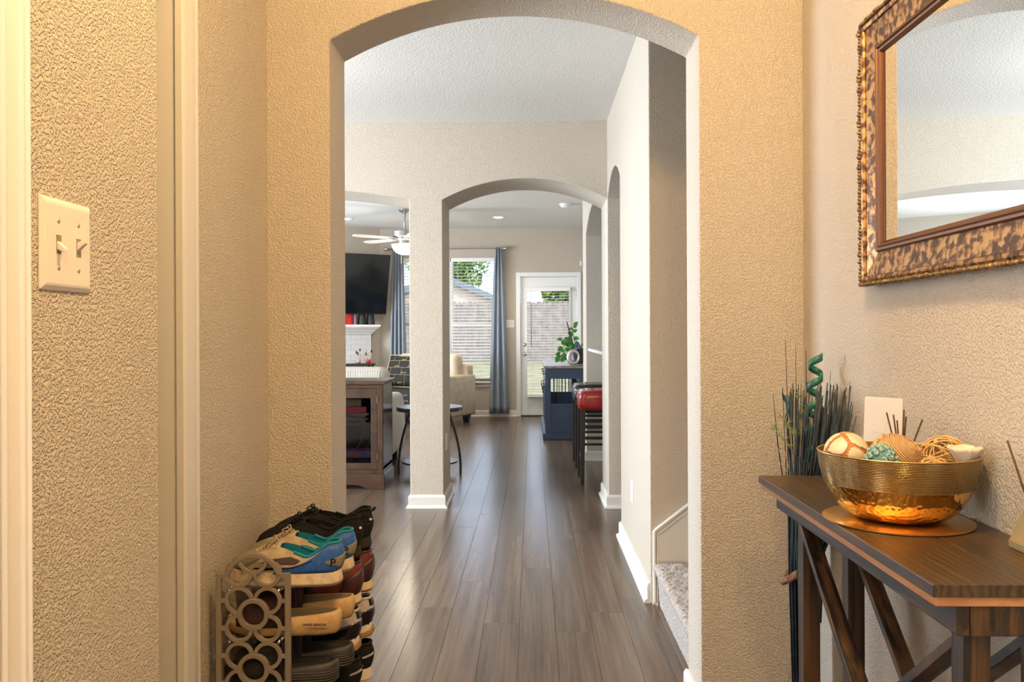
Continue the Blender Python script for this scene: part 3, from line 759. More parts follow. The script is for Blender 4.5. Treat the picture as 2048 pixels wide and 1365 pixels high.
# fern sprigs and thin straws on the left
for k, (bx0, bz0, tx, tz) in enumerate(((SX - .030, .86, SX - .118, .965), (SX - .030, .88, SX - .045, 1.045), (SX - .035, .90, SX - .085, .985))):
    sp = MB(); p0, p1 = Vector((bx0, 2.22, bz0)), Vector((tx, 2.20, tz))
    sp.tube([p0, p0.lerp(p1, .5) + Vector((0, 0, .01)), p1], .0009, 5)
    stem = sp.build('fern_sprig', M['fern'], t, smooth=True)
    for i in range(18):
        s = .35 + .65 * i / 17; c = p0.lerp(p1, s); d = Vector((rs.uniform(-1, 1), rs.uniform(-.6, .6), rs.uniform(.1, 1))).normalized() * .017
        MB().tube([c, c + d * .6, c + d + Vector((0, 0, .003))], [.0010, .0012, .0004], 4).build('frond', M['fern'], stem)
for k in range(10):
    a = rs.uniform(-.10, .02); tz = rs.uniform(.90, 1.0)
    MB().tube([(SX - .02, 2.24, .60), (SX - .03 + a * .3, 2.23, .80), (SX - .02 + a, 2.21, tz)], .0007, 4).build('straw', M['straw'], t, smooth=True)
# twisted vine ring around the sheaf
M['vine'] = mat('vine_bark', (.14, .07, .04), .8, bump=(200, .8, .004), var=(60, (.28, .15, .10), .4, .7))
for k in range(3):
    MB().tube([(SX - .012 + (.046 + .004 * math.sin(3 * a + k * 2)) * math.cos(a), SY + (.046 + .004 * math.cos(3 * a + k)) * math.sin(a), .555 + .036 * math.cos(a + .4) + .006 * math.sin(4 * a + k * 2)) for a in [2 * PI * i / 40 for i in range(40)]], .0065, 7, closed=True).build('vine_ring', M['vine'], t, smooth=True)

# =================================================================== shoe rack and shoes
M['rack'] = mat('taupe_plastic', (.22, .18, .138), .45); M['chrome'] = mat('chrome', (.75, .75, .76), .15, 1)
RX, RY0, RY1 = -.698, 2.03, 2.492
t = thing('shoe_rack', 'taupe plastic shoe rack with circle-pattern ends against the left wall', 'shoe rack', (RX, (RY0 + RY1) / 2, 0))
def ring(mb, cx, cz, ro, ri, y0, y1, n=32, a0=0, a1=2 * PI):
    full = abs(a1 - a0 - 2 * PI) < 1e-6; m = n if full else n + 1; rs_ = []
    for i in range(m):
        a = a0 + (a1 - a0) * i / n; c, s = math.cos(a), math.sin(a)
        rs_.append([(cx + ri * c, y0, cz + ri * s), (cx + ro * c, y0, cz + ro * s), (cx + ro * c, y1, cz + ro * s), (cx + ri * c, y1, cz + ri * s)])
    if full: rs_.append(rs_[0])
    mb.loft(rs_, cap0=not full, cap1=not full)
for yy in (RY0, RY1):
    mb = MB(); d0, d1 = yy - .006, yy + .006
    for s in (-1, 1):
        x0, x1 = sorted((RX + s * .0935, RX + s * .0800))
        z1 = .612
        mb.prism([(x0, 0), (x1, 0), (x1, z1 + (0 if s > 0 else .004)), (x1 - .003, z1 + .005), (x0 + .003, z1 + .005), (x0, z1 + (.004 if s > 0 else 0))], 'y', d0, d1)
        mb.box(*sorted((RX + s * .0805, RX + s * .068)), d0 + .0005, d1 - .0005, .603, .616)
    mb.box(RX - .09, RX + .09, d0, d1, .0, .014)
    ring(mb, RX, .592, .0735, .0625, d0, d1, 28, .28, PI - .28)
    row = 0; z = .615
    while z > .03:
        e = .0004 * (row % 2)
        for s in (-1, 1):
            if row == 0: ring(mb, RX + s * .0357, z, .036, .0265, d0 + .0012, d1 - .0012, 28, PI - .25 if s > 0 else PI - .9, 2 * PI + (.9 if s > 0 else .25))
            else:
                vz = -1 if row % 2 else 1; ac = math.atan2(vz * .0345, -s * .0357)
                ring(mb, RX + s * .0357, z, .036, .0265, d0 + .001 + e, d1 - .001 - e, 28, ac + .74, ac + 2 * PI - .74)
                mb.box(*sorted((RX + s * .0705, RX + s * .081)), d0 + .001, d1 - .001, z - .005, z + .005)
        row += 1; z -= .0686
    z = .650; k = 0
    while z > .05:
        if k == 0: ring(mb, RX, z, .038, .0285, d0 + .0016, d1 - .0016, 28, PI + .15, 2 * PI - .15)
        else: ring(mb, RX, z, .040, .0285, d0 - .0006, d1 + .0006)
        z -= .1372; k += 1
    mb.build('end_panel', M['rack'], t, bevel=.0012, seg=2, weld=False)
TIERS = (.575, .447, .318, .19, .062)
for z in TIERS:
    for x in (RX - .062, RX + .062):
        MB().tube([(x, RY0, z - .005), (x, RY1, z - .005)], .005, 10).build('rod', M['chrome'], t, smooth=True)

# ---- shoe builder (local: x from toe 0 to heel L, y width, z up)
def wfun(tt, W):
    sh = [(0, .86), (.12, .95), (.30, 1.04), (.45, .96), (.6, .84), (.75, .80), (.9, .80), (1, .80)]
    for (a, va), (b, vb) in zip(sh, sh[1:]):
        if tt <= b: k = va + (vb - va) * (tt - a) / (b - a); break
    return W / 2 * k * max(4 * tt * (1 - tt), 0) ** .36
def foot(phi, L, W, gx=0, gw=0):
    tt = (1 - math.cos(phi)) / 2
    x = L * (.5 - (.5 + gx / L) * math.cos(phi)); y = (wfun(tt, W) + gw * max(4 * tt * (1 - tt), 0) ** .3) * (1 if math.sin(phi) >= 0 else -1)
    return x, y
NPH = 48
def lerp(a, b, k): return a + (b - a) * k
class Shoe:
    def __init__(s, L=.295, W=.100, sole=.030, throat=.40, th_z=.083, heel_z=.085, side_z=.060, flare=.004, toe_spring=.010):
        s.L, s.W, s.sole, s.throat, s.th_z, s.heel_z, s.side_z, s.flare, s.ts = L, W, sole, throat, th_z, heel_z, side_z, flare, toe_spring
    def spring(s, x): k = max(0, 1 - x / (s.L * .28)); h = max(0, (x / s.L - .93) / .07); return s.ts * k * k + .004 * h * h
    def base(s, phi):
        x, y = foot(phi, s.L - .012, s.W - .008); return Vector((x + .006, y, s.sole + s.spring(x)))
    def open(s, phi):
        k = (1 - math.cos(phi)) / 2
        x = lerp(s.throat * s.L, s.L * .985, k)
        y = s.W * .30 * max(4 * k * (1 - k), 0) ** .34 * (1 if math.sin(phi) >= 0 else -1)
        if k < .5: z = lerp(s.th_z, s.side_z, (k / .5) ** 1.5)
        else: u = min(1, (k - .5) / .40); z = lerp(s.side_z, s.heel_z, u * u * (3 - 2 * u))
        return Vector((x, y, z))
    def S(s, phi, q, off=0):
        b, o = s.base(phi), s.open(phi); k = (1 - math.cos(phi)) / 2
        pw = lerp(.52, .95, min(1, k * 2.2)); bul = math.sin(PI * q) * lerp(.006, .004, k)
        p = b.lerp(o, q); p.z = b.z + (o.z - b.z) * (q ** pw)
        out = Vector((-math.cos(phi) * .6, math.sin(phi), 0)); out = out.normalized() if out.length > 1e-6 else Vector((1, 0, 0))
        p += out * bul * (1.6 if k < .15 else 1)
        if k > .75: p.x += .006 * math.sin(PI * q) * (k - .75) / .25
        if off:
            e = .02; d1 = s.S(phi + e, q) - s.S(phi - e, q); d2 = s.S(phi, min(1, q + .03)) - s.S(phi, max(0, q - .03))
            nr = d1.cross(d2)
            nr = -nr.normalized() if nr.length > 1e-12 else out
            if nr.dot(out + Vector((0, 0, .8))) < 0: nr = -nr
            p = p + nr * off
        return p
    def patch(s, f0, f1, q0, q1, off=.0012, n=10, m=6, shape=None):
        """strip of the upper between phi f0..f1 and q0..q1; shape(u)->(qa,qb) overrides the q range"""
        vs = []; fs = []
        for i in range(n + 1):
            u = i / n; a, b = (q0, q1) if shape is None else shape(u)
            for j in range(m + 1): vs.append(s.S(lerp(f0, f1, u), lerp(a, b, j / m), off))
        for i in range(n):
            for j in range(m): fs.append((i * (m + 1) + j, i * (m + 1) + j + 1, (i + 1) * (m + 1) + j + 1, (i + 1) * (m + 1) + j))
        return MB().add(vs, fs)
    def upper(s, q0=0, q1=1, f=None):
        rings = [[s.S(2 * PI * i / NPH, lerp(q0, q1, j / 12)) for i in range(NPH)] for j in range(13)]
        return MB().loft(rings, cap0=False, cap1=False)
    def lining(s):
        rings = []
        for j in range(7):
            q = j / 6; r = []
            for i in range(NPH):
                ph = 2 * PI * i / NPH; o = s.open(ph); fx, fy = foot(ph, s.L * .8, s.W * .62)
                b = Vector((fx + s.L * .18, fy, s.sole + .006)); p = o.lerp(b, q); p.z = lerp(o.z, b.z, q ** .8)
                p.y *= .96; r.append(p)
            rings.append(r)
        return MB().loft(rings, cap0=False, cap1=True)
    def collar(s, r, a0=.38, a1=.62 * 2):
        pts = [s.open(2 * PI * (a0 / 2 + (1 - a0) * i / 36)) for i in range(37)]
        return MB().tube(pts, r, 8)
    def slab(s, z0, z1, g0=0, g1=0, up=True, m=4):
        rings = []
        for j in range(m + 1):
            k = j / m; g = lerp(g0, g1, k); r = []
            for i in range(NPH):
                x, y = foot(2 * PI * i / NPH, s.L, s.W, g, g); r.append((x, y, lerp(z0, z1, k) + s.spring(x)))
            rings.append(r)
        return MB().loft(rings)
    def tongue(s):
        vs = []; fs = []; L = s.L; n, m = 9, 6
        for i in range(n + 1):
            u = i / n; x = lerp(s.throat * L - .075, s.throat * L + .012, u)
            z = lerp(s.sole + .036, s.th_z + .006, u ** .8) - .002 + .006 * math.sin(u * PI)
            wd = lerp(.016, .026, u)
            for j in range(m + 1):
                v = j / m * 2 - 1; vs.append((x, v * wd, z - .010 * v * v))
        for i in range(n):
            for j in range(m): fs.append((i * (m + 1) + j, i * (m + 1) + j + 1, (i + 1) * (m + 1) + j + 1, (i + 1) * (m + 1) + j))
        return MB().add(vs, fs)
    def laces(s, n=6, r=.0020):
        out = []
        for k in range(n):
            q = lerp(.58, .985, k / (n - 1)); d = lerp(.55, .30, k / (n - 1))
            a, b = s.S(d, q, .004), s.S(-d, q, .004); mid = (a + b) / 2 + Vector((0, 0, .007))
            q2 = lerp(.58, .985, min(k + 1, n - 1) / (n - 1)); c = s.S(-d * .95, q2, .004)
            out.append([a, (a * 3 + mid) / 4 + Vector((0, 0, .003)), mid, (mid + c * 3) / 4 + Vector((0, 0, .003)), c] if k < n - 1 else [a, mid, b])
            if k < n - 1:
                a2 = s.S(d, q2, .004); out.append([b, (b * 3 + mid) / 4 + Vector((0, 0, .004)), mid + Vector((0, 0, .002)), (mid + a2 * 3) / 4 + Vector((0, 0, .004)), a2])
        kx, ky, kz = s.S(0, 1)
        top = Vector((kx - .004, 0, kz + .010))
        for sg in (-1, 1):   # bow loops and ends
            out.append([top, top + Vector((-.006, sg * .016, .012)), top + Vector((-.020, sg * .028, .004)), top + Vector((-.016, sg * .020, -.002)), top])
            out.append([top, top + Vector((-.002, sg * .014, .004)), top + Vector((-.012, sg * .030, -.012))])
        return [(p, r) for p in out]
def letters(name, body, size, m, parent, loc, rot, depth=.0004):
    c = bpy.data.curves.new(name, 'FONT'); c.body = body; c.size = size; c.extrude = depth; c.align_x = 'CENTER'; c.align_y = 'CENTER'
    o = bpy.data.objects.new(name, c); COL.objects.link(o)
    dg = bpy.context.evaluated_depsgraph_get(); me = bpy.data.meshes.new_from_object(o.evaluated_get(dg))
    bpy.data.objects.remove(o); me.materials.clear(); me.materials.append(m)
    o = bpy.data.objects.new(name, me); COL.objects.link(o); o.parent = parent; o.location = loc; o.rotation_euler = rot
    return o
def col(name, c, rough=.75, **k): return mat(name, c, rough, **k)
def put(t, sh, x, y, z, yw, pitch=0):
    t.location = (x, y, z); t.rotation_euler = (0, pitch, yw)

PLACE = []
def sneaker(label, cat, group, S, mats, opts, loc, yw=0, side=-1, pitch=0):
    """mats: upper, lining, mid, out, lace, panels; opts: list of extra patches"""
    t = thing(opts.get('name', 'sneaker'), label, cat, (0, 0, 0), group)
    S.upper().build('upper', mats['upper'], t, smooth=True)
    S.lining().build('lining', mats['lining'], t, smooth=True)
    so = S.slab(.006, S.sole + .004, .001, -.003).build('midsole', mats['mid'], t, auto=50)
    S.slab(0, .008, -.002, .0012, m=2).build('outsole', mats['out'], so, auto=50)
    if opts.get('foxing'):
        S.slab(S.sole * .35, S.sole * .62, .0022, .0026, m=1).build('sole_stripe', opts['foxing'], so, auto=50)
    S.collar(.0042).build('collar', mats.get('collar', mats['lining']), t, smooth=True)
    S.tongue().build('tongue', mats.get('tongue', mats['upper']), t, smooth=True, solid=.006)
    if mats.get('lace'):
        for p, r in S.laces(r=opts.get('lace_r', .0020)): MB().tube(p, r, 6).build('lace', mats['lace'], t, smooth=True, sub=1)
    for (nm, f0, f1, q0, q1, m_, off, shp) in opts.get('patches', ()):
        S.patch(f0, f1, q0, q1, off, 12, 6, shp).build(nm, m_, t, smooth=True, solid=.0012)
    PLACE.append((t, S, loc, yw, pitch))
    return t

def pair(fn, labels, xy, **k):
    for lb, (x, y, z, yw) in zip(labels, xy): fn(lb, (x, y, z), yw)

D = math.degrees
# blue and beige trainers
blue = col('blue_mesh', (.012, .075, .30), .6, var=(120, (.02, .12, .42), .4, .65), stretch=('o', 1, 1, 1)); teal_l = col('teal_lining', (.0, .17, .25), .8)
beige = col('worn_beige_suede', (.46, .36, .23), .85, var=(40, (.34, .26, .16), .4, .7), stretch=('o', 1, 1, 1)); olive = col('grey_olive_overlay', (.20, .175, .115), .8)
dirtyw = col('dirty_white_rubber', (.70, .55, .36), .6, var=(60, (.45, .32, .18), .45, .75), stretch=('o', 1, 1, 1)); dkpur = col('dark_plum_mesh', (.045, .025, .035), .8)
blk = col('black_mesh', (.008, .008, .008), .8, spec=.2); lace_g = col('grey_lace', (.36, .28, .19), .9); sole_g = col('grey_rubber', (.20, .17, .13), .8)
def blue_shoe(label, loc, yw):
    S = Shoe(L=.297, W=.104, sole=.034, throat=.44, th_z=.098, heel_z=.108, side_z=.074)
    sd = 2 * PI
    P = []
    for f in (lambda a: a, lambda a: -a):
        P += [('toe_overlay', f(0), f(.85), 0, .62, olive, .0008, None),
              ('quarter_panel', f(1.45), f(PI), .0, .90, blue, .0010, lambda u: (.0, .30 + .62 * min(1, u * 2.2))),
              ('stripe_panel', f(1.0), f(2.0), 0, 0, blk, .0018, lambda u: (.02 + .50 * u, .16 + .42 * u)),
              ('side_window', f(1.00), f(1.62), 0, 0, dkpur, .0016, lambda u: (.34 + .24 * u, .52 + .30 * min(1, 2 * u) - (.04 if u > .9 else 0))),
              ('heel_counter', f(2.35), f(PI), 0, 0, olive, .0022, lambda u: (.34 - .26 * u ** .7, .36 + .26 * u ** .8))]
    t = sneaker(label, 'shoe', 'blue and beige trainers', S, dict(upper=beige, lining=teal_l, mid=dirtyw, out=sole_g, lace=lace_g, tongue=beige, collar=teal_l),
                dict(patches=P, foxing=None, name='trainer_shoe', lace_r=.0023), loc, yw)
    # dark P mark on the heel counter, both sides
    for sg in (-1, 1):
        p = S.S(sg * 2.58, .34, .0075)
        letters('heel_letter', 'P', .030, blk, t, p, (PI / 2, 0, 0 if sg < 0 else PI))
    return t
XH_ = -.487
def toe(L): return XH_ - L
pair(blue_shoe, ['nearest blue and beige trainer on the top tier of the shoe rack', 'blue and beige trainer just behind the nearest one on the top tier'],
     [(toe(.297), 2.092, TIERS[0], -.03), (toe(.297) + .004, 2.202, TIERS[0], .0)])
# black hiking shoes
dko = col('dark_olive_sole', (.028, .024, .015), .8, spec=.2); blk2 = col('black_nubuck', (.008, .008, .008), .85, spec=.2, bump=(300, .3, .001), stretch=('o', 1, 1, 1)); wht = col('off_white_dot', (.7, .62, .42), .5)
def black_shoe(label, loc, yw):
    S = Shoe(L=.300, W=.106, sole=.036, throat=.45, th_z=.108, heel_z=.118, side_z=.088, toe_spring=.012)
    P = []
    for f in (lambda a: a, lambda a: -a):
        P += [('toe_cap', f(0), f(.95), 0, .46, blk, .0014, None), ('side_overlay', f(1.2), f(2.3), 0, 0, blk, .0014, lambda u: (.05, .35 + .5 * abs(u - .5))),
              ('heel_counter', f(2.45), f(PI), 0, .52, blk, .0020, None)]
    t = sneaker(label, 'shoe', 'black hiking shoes', S, dict(upper=blk2, lining=blk, mid=dko, out=blk, lace=blk, tongue=blk2, collar=blk2), dict(patches=P, name='hiking_shoe', lace_r=.0026), loc, yw)
    hx = S.S(PI, 1)
    MB().tube([hx + Vector((.002, -.008, -.02)), hx + Vector((.010, -.004, .006)), hx + Vector((.022, 0, .004)), hx + Vector((.006, .006, -.012))], .0030, 8).build('pull_tab', blk, t, smooth=True, sub=1)
    for sg in (-1,):
        p = S.S(sg * 2.86, .62, .0030)
        MB().lathe([(.0015, -.0014), (.0042, -.001), (.0042, .001), (.0015, .0014)], p, 14, 'y').build('eyelet_dot', wht, t, smooth=True)
    return t
pair(black_shoe, ['black hiking shoe beside the blue trainers on the top tier', 'farthest black hiking shoe on the top tier with raised pull tab'],
     [(toe(.300) - .002, 2.316, TIERS[0], .02), (toe(.300) + .006, 2.430, TIERS[0], .0)])
# brown leather shoes
redb = col('red_brown_leather', (.17, .032, .012), .35, var=(30, (.10, .018, .010), .4, .7), stretch=('o', 1, 1, 1)); burg = col('burgundy_leather', (.045, .012, .012), .45); cream = col('cream_rubber', (.72, .55, .30), .55); rust = col('rust_outsole', (.25, .07, .03), .6)
def brown_shoe(label, loc, yw):
    S = Shoe(L=.298, W=.103, sole=.030, throat=.45, th_z=.096, heel_z=.120, side_z=.080)
    P = []
    for f in (lambda a: a, lambda a: -a):
        P += [('heel_counter', f(2.25), f(PI), 0, 0, burg, .0016, lambda u: (0, .50 + .36 * u)), ('toe_cap', f(0), f(.8), 0, .5, blk, .0012, None)]
    return sneaker(label, 'shoe', 'brown leather shoes', S, dict(upper=redb, lining=redb, mid=cream, out=rust, lace=blk, tongue=burg, collar=burg), dict(patches=P, name='leather_shoe'), loc, yw)
pair(brown_shoe, ['nearer red-brown leather shoe with cream sole under the black hiking shoes', 'farther red-brown leather shoe with cream sole at the rack\'s far end'],
     [(toe(.298), 2.316, TIERS[1], .0), (toe(.298) + .008, 2.432, TIERS[1], .02)])
# black and white high-shine trainers with gum heels
gum = col('gum_rubber', (.34, .19, .045), .5); wmesh = col('grey_white_mesh', (.50, .44, .40), .75); patent = col('black_patent', (.008, .008, .010), .12); wsole = col('white_rubber', (.74, .62, .52), .5)
def patent_shoe(label, loc, yw):
    S = Shoe(L=.292, W=.104, sole=.034, throat=.46, th_z=.094, heel_z=.114, side_z=.084)
    P = []
    for f in (lambda a: a, lambda a: -a):
        P += [('patent_guard', f(0), f(PI), 0, 0, patent, .0014, lambda u: (0, .30 + .22 * abs(math.sin(u * 5.2)) + .1 * u)),
              ('heel_tab', f(2.75), f(PI), .72, 1.0, patent, .0016, None)]
    t = sneaker(label, 'shoe', 'black and white trainers with gum heels', S, dict(upper=wmesh, lining=blk, mid=wsole, out=gum, lace=blk, tongue=wmesh, collar=wmesh), dict(patches=P, name='patent_trainer'), loc, yw)
    rings = []
    for j in range(5):
        r = []
        for i in range(13):
            x, y = foot(PI + (i / 12 - .5) * 1.5, S.L, S.W, .0024, .0024); r.append((x, y, lerp(.004, .026, j / 4) * (1 - .45 * abs(i - 6) / 6) + S.spring(x)))
        rings.append(r)
    MB().loft(rings, closed=False).build('gum_heel', gum, t, smooth=True, solid=.002)
    return t
pair(patent_shoe, ['nearer white mesh trainer with shiny black guard and gum heel', 'farther white mesh trainer with shiny black guard and gum heel'],
     [(toe(.292) - .004, 2.306, TIERS[2], .02), (toe(.292) + .010, 2.424, TIERS[2], .0)])
# low black trainers with white stripes
wl = col('white_print', (.8, .78, .74), .5)
def stripe_shoe(label, loc, yw):
    S = Shoe(L=.292, W=.102, sole=.032, throat=.44, th_z=.094, heel_z=.108, side_z=.080)
    t = sneaker(label, 'shoe', 'black trainers with white soles', S, dict(upper=blk, lining=blk, mid=wsole, out=wsole, lace=blk, tongue=blk, collar=blk), dict(patches=(), name='striped_trainer'), loc, yw)
    for sg in (-1, 1):
        for k in (0, 1):
            pts = [S.S(sg * (2.45 + .55 * i / 8), .48 + .05 * k + .12 * i / 8, .0022) for i in range(9)]
            MB().tube(pts, .0008, 4).build('white_line', wl, t)
    return t
pair(stripe_shoe, ['nearer black trainer with white lines and sole on the lowest visible tier', 'farther black trainer with white lines and sole on the lowest visible tier'],
     [(toe(.292), 2.300, TIERS[3], .0), (toe(.292) + .010, 2.420, TIERS[3], .0)])
for t_, S_, loc_, yw_, p_ in PLACE: put(t_, S_, *loc_, yw_, p_)
# slides
def slide(label, group, loc, yw, m_side, m_bed, m_strap, L=.285, W=.110, H=.050, text=None, ribs=False):
    t = thing('slide_sandal', label, 'slide', (0, 0, 0), group)
    S = Shoe(L=L, W=W, sole=H * .55, toe_spring=.012)
    def rim(ph):   # rim height: higher at the heel
        k = (1 - math.cos(ph)) / 2; return lerp(H * .62, H, max(0, (k - .25) / .75) ** .8)
    rings = []
    for (f, g, top) in ((0, -.006, 0), (.15, -.001, 0), (.5, .003, 0), (.85, .002, 0), (1, -.003, 0), (.97, -.009, 0), (.80, -.013, 1), (.74, -.022, 1)):
        r = []
        for i in range(NPH):
            ph = 2 * PI * i / NPH; x, y = foot(ph, L, W, g, g); h = rim(ph)
            r.append((x, y, (f * h if not top else lerp(f * H, f * h, .3)) + S.spring(x) * .7))
        rings.append(r)
    MB().loft(rings[:6], cap1=False).build('sole', m_side, t, smooth=True)
    MB().loft(rings[5:], cap0=False).build('footbed', m_bed, t, smooth=True)
    if ribs:
        for k in range(5):
            pts = [foot(2 * PI * i / NPH, L, W, .0034, .0034) for i in range(NPH)]
            MB().tube([(x, y, H * .18 + k * H * .11 + S.spring(x) * .7) for x, y in pts], .0011, 4, closed=True).build('rib', m_side, t)
    # strap: arch band over the front half
    vs = []; fs = []; n, m = 9, 12
    for i in range(n + 1):
        x = lerp(L * .12, L * .56, i / n); wd = wfun(x / L, W) + .003; hz = lerp(H * .55 + .020, H * .55 + .058, i / n)
        for j in range(m + 1):
            a = PI * j / m; vs.append((x, -wd * math.cos(a), H * .45 + hz * max(0, math.sin(a)) ** .75))
    for i in range(n):
        for j in range(m): fs.append((i * (m + 1) + j, i * (m + 1) + j + 1, (i + 1) * (m + 1) + j + 1, (i + 1) * (m + 1) + j))
    MB().add(vs, fs).build('strap', m_strap, t, smooth=True, solid=.007)
    if text:
        yb = -(wfun(.80, W) + .006)
        MB().box(L * .80 - .034, L * .80 + .034, yb - .0005, yb + .006, H * .38, H * .66).build('side_badge', m_side, t, bevel=.002)
        letters('side_lettering', text, .0080, blk, t, (L * .80, yb - .0008, H * .52), (PI / 2, 0, 0))
    put(t, S, *loc, yw)
    return t
tan = col('tan_foam', (.55, .36, .16), .6, var=(40, (.42, .25, .10), .4, .7), stretch=('o', 1, 1, 1)); bed = col('olive_footbed', (.19, .15, .085), .8); maroon = col('dark_maroon_strap', (.040, .014, .012), .7)
for lb, y, dx in (('nearest tan foam slide with lettered badge on the shoe rack', 2.096, 0), ('second tan foam slide behind the lettered one on the rack', 2.208, .010)):
    slide(lb, 'tan foam slides', (toe(.290) + dx - .008, y, TIERS[1]), .0, tan, bed, maroon, L=.290, W=.098, H=.058, text='UNDER ARMOUR')
dks = col('charcoal_foam', (.028, .024, .020), .55); dkb = col('black_footbed', (.012, .011, .010), .8)
for lb, y, dx in (('nearest charcoal ribbed slide below the tan slides', 2.092, 0), ('second charcoal ribbed slide behind the nearest one', 2.200, .016)):
    slide(lb, 'charcoal ribbed slides', (toe(.286) + dx - .016, y, TIERS[2]), .0, dks, dkb, dkb, L=.286, W=.098, H=.060, ribs=True)

# =================================================================== hall: stairs, outlet, ceiling fittings
def carpet():
    m = bpy.data.materials.new('carpet'); m.use_nodes = True; n = m.node_tree.nodes; l = m.node_tree.links; b = n['Principled BSDF']
    g = n.new('ShaderNodeNewGeometry'); t = n.new('ShaderNodeTexNoise'); t.inputs['Scale'].default_value = 160; t.inputs['Detail'].default_value = 4; l.new(g.outputs['Position'], t.inputs['Vector'])
    r = n.new('ShaderNodeValToRGB'); r.color_ramp.elements[0].position = .35; r.color_ramp.elements[0].color = (.24, .20, .18, 1); r.color_ramp.elements[1].position = .62; r.color_ramp.elements[1].color = (.58, .53, .49, 1)
    l.new(t.outputs['Fac'], r.inputs['Fac']); l.new(r.outputs['Color'], b.inputs['Base Color']); b.inputs['Roughness'].default_value = 1; b.inputs['Sheen Weight'].default_value = .3
    bp = n.new('ShaderNodeBump'); bp.inputs['Strength'].default_value = .8; bp.inputs['Distance'].default_value = .006; l.new(t.outputs['Fac'], bp.inputs['Height']); l.new(bp.outputs['Normal'], b.inputs['Normal'])
    return m
M['carpet'] = carpet()
t = thing('staircase', 'carpeted staircase rising to the right behind the arch', 'staircase', (.54, 3.2, 0))
RI, TR = .187, .255
from mathutils import noise as mnoise
for k in range(8):
    x0 = .540 + k * TR; z1 = RI * (k + 1); y0, y1 = YA1 + .012, 3.66
    prof = [(x0 + .022, z1 - RI + .001), (x0 + .014, z1 - .06), (x0 + .004, z1 - .045)]
    for i in range(7):
        a = PI + PI / 2 * .0 - (i / 6) * (PI * .5) - .35
        prof.append((x0 + .018 + .024 * math.cos(a), z1 - .022 + .022 * math.sin(a) if i < 6 else z1))
    prof += [(x0 + TR * .3, z1), (x0 + TR * .65, z1), (x0 + TR + .02, z1)]
    if k == 0:   # the visible step: fine grid so that the pile can be uneven
        fine = []
        for (a, b) in zip(prof, prof[1:]):
            m_ = max(1, int(math.hypot(b[0] - a[0], b[1] - a[1]) / .006))
            fine += [(lerp(a[0], b[0], i / m_), lerp(a[1], b[1], i / m_)) for i in range(m_)]
        fine.append(prof[-1]); ny = 130; vs = []; fs = []
        for j in range(ny + 1):
            y = lerp(y0, y1, j / ny)
            for i, (x, z) in enumerate(fine):
                d = .007 * mnoise.noise(Vector((x * 90, y * 90, z * 90))) + .006 * mnoise.noise(Vector((x * 30, y * 30, z * 30 + 5)))
                vs.append((x - abs(d) * .6 if i < len(fine) * .5 else x, y, z + (d if z > z1 - .03 else 0)))
        nf = len(fine)
        for j in range(ny):
            for i in range(nf - 1): fs.append((j * nf + i, j * nf + i + 1, (j + 1) * nf + i + 1, (j + 1) * nf + i))
        MB().add(vs, fs).build('carpet_step', M['carpet'], t, smooth=True)
    else:
        MB().loft([[(x, y, z) for x, z in prof] + [(prof[-1][0], y, 0), (prof[0][0], y, 0)] for y in (y0, y1)]).build('carpet_step', M['carpet'], t, auto=50)
# skirt board on the far stair wall and its moulding
sk = [(.534, .0), (.534, .322), (.545, .338), (2.6, 1.94), (2.6, .0)]
so_ = MB().prism(sk, 'y', 3.664, 3.679).build('skirt_board', M['trim'], t)
ed = [(.541, .012), (.541, .330), (2.6, 1.936)]
for off_, wd_ in ((.000, .009), (.016, .006)):
    for a, b in zip(ed, ed[1:]):
        MB().beam((a[0] + off_ * .7, 3.658, a[1] - off_), (b[0] + off_ * .7, 3.658, b[1] - off_), .014, wd_, (0, 1, 0) if False else (0, 0, 1) if a[0] != b[0] else (1, 0, 0)).build('skirt_moulding', M['trim'], so_, bevel=.002)

def wall_plate(label, c, nrm_, kind, hw=.035, hh=.0575, cat='outlet'):
    n_ = Vector(nrm_); sdv = Vector((-n_.y, n_.x, 0)); c = Vector(c)
    t = thing('wall_outlet' if kind == 'outlet' else 'switch_plate', label, cat, c)
    def P(u, v, d): return c + sdv * u + Vector((0, 0, v)) + n_ * d
    r_ = []
    for d, i_ in ((0.0005, 0), (.003, 0), (.0055, .005)): r_.append([P(a * (hw - i_), b * (hh - i_), d) for a, b in ((-1, -1), (1, -1), (1, 1), (-1, 1))])
    MB().loft(r_).build('plate', M['white'], t)
    if kind == 'outlet':
        for s in (-1, 1): MB().loft([[P(a * .013, s * .020 + b * .012, d) for a, b in ((-1, -1), (1, -1), (1, 1), (-1, 1))] for d in (.005, .0075)]).build('socket', M['ivory'], t, bevel=.002)
    else:
        for u in ((-.023, .023) if hw > .05 else (0,)): MB().loft([[P(u + a * .005, b * .012, d) for a, b in ((-1, -1), (1, -1), (1, 1), (-1, 1))] for d in (.005, .010)]).build('toggle', M['ivory'], t, bevel=.002)
wall_plate('small white outlet low on the hall wall past the stairs', (XH, 4.33, .375), (-1, 0, 0), 'outlet')
wall_plate('slim white outlet on the pillar side facing the passage', (-.62, 5.87, .44), (1, 0, 0), 'outlet')
wall_plate('white switch plate on the back wall left of the glazed door', (-.318, 12.0, 1.358), (0, -1, 0), 'switch', .058, .058, 'light switch')
MB2 = MB().box(.700, .735, 11.975, 12.0, 2.20, 2.27).build('door_chime', M['white'], bevel=.004); tag(MB2, 'little white sensor box above the glazed door by the corner', 'sensor')

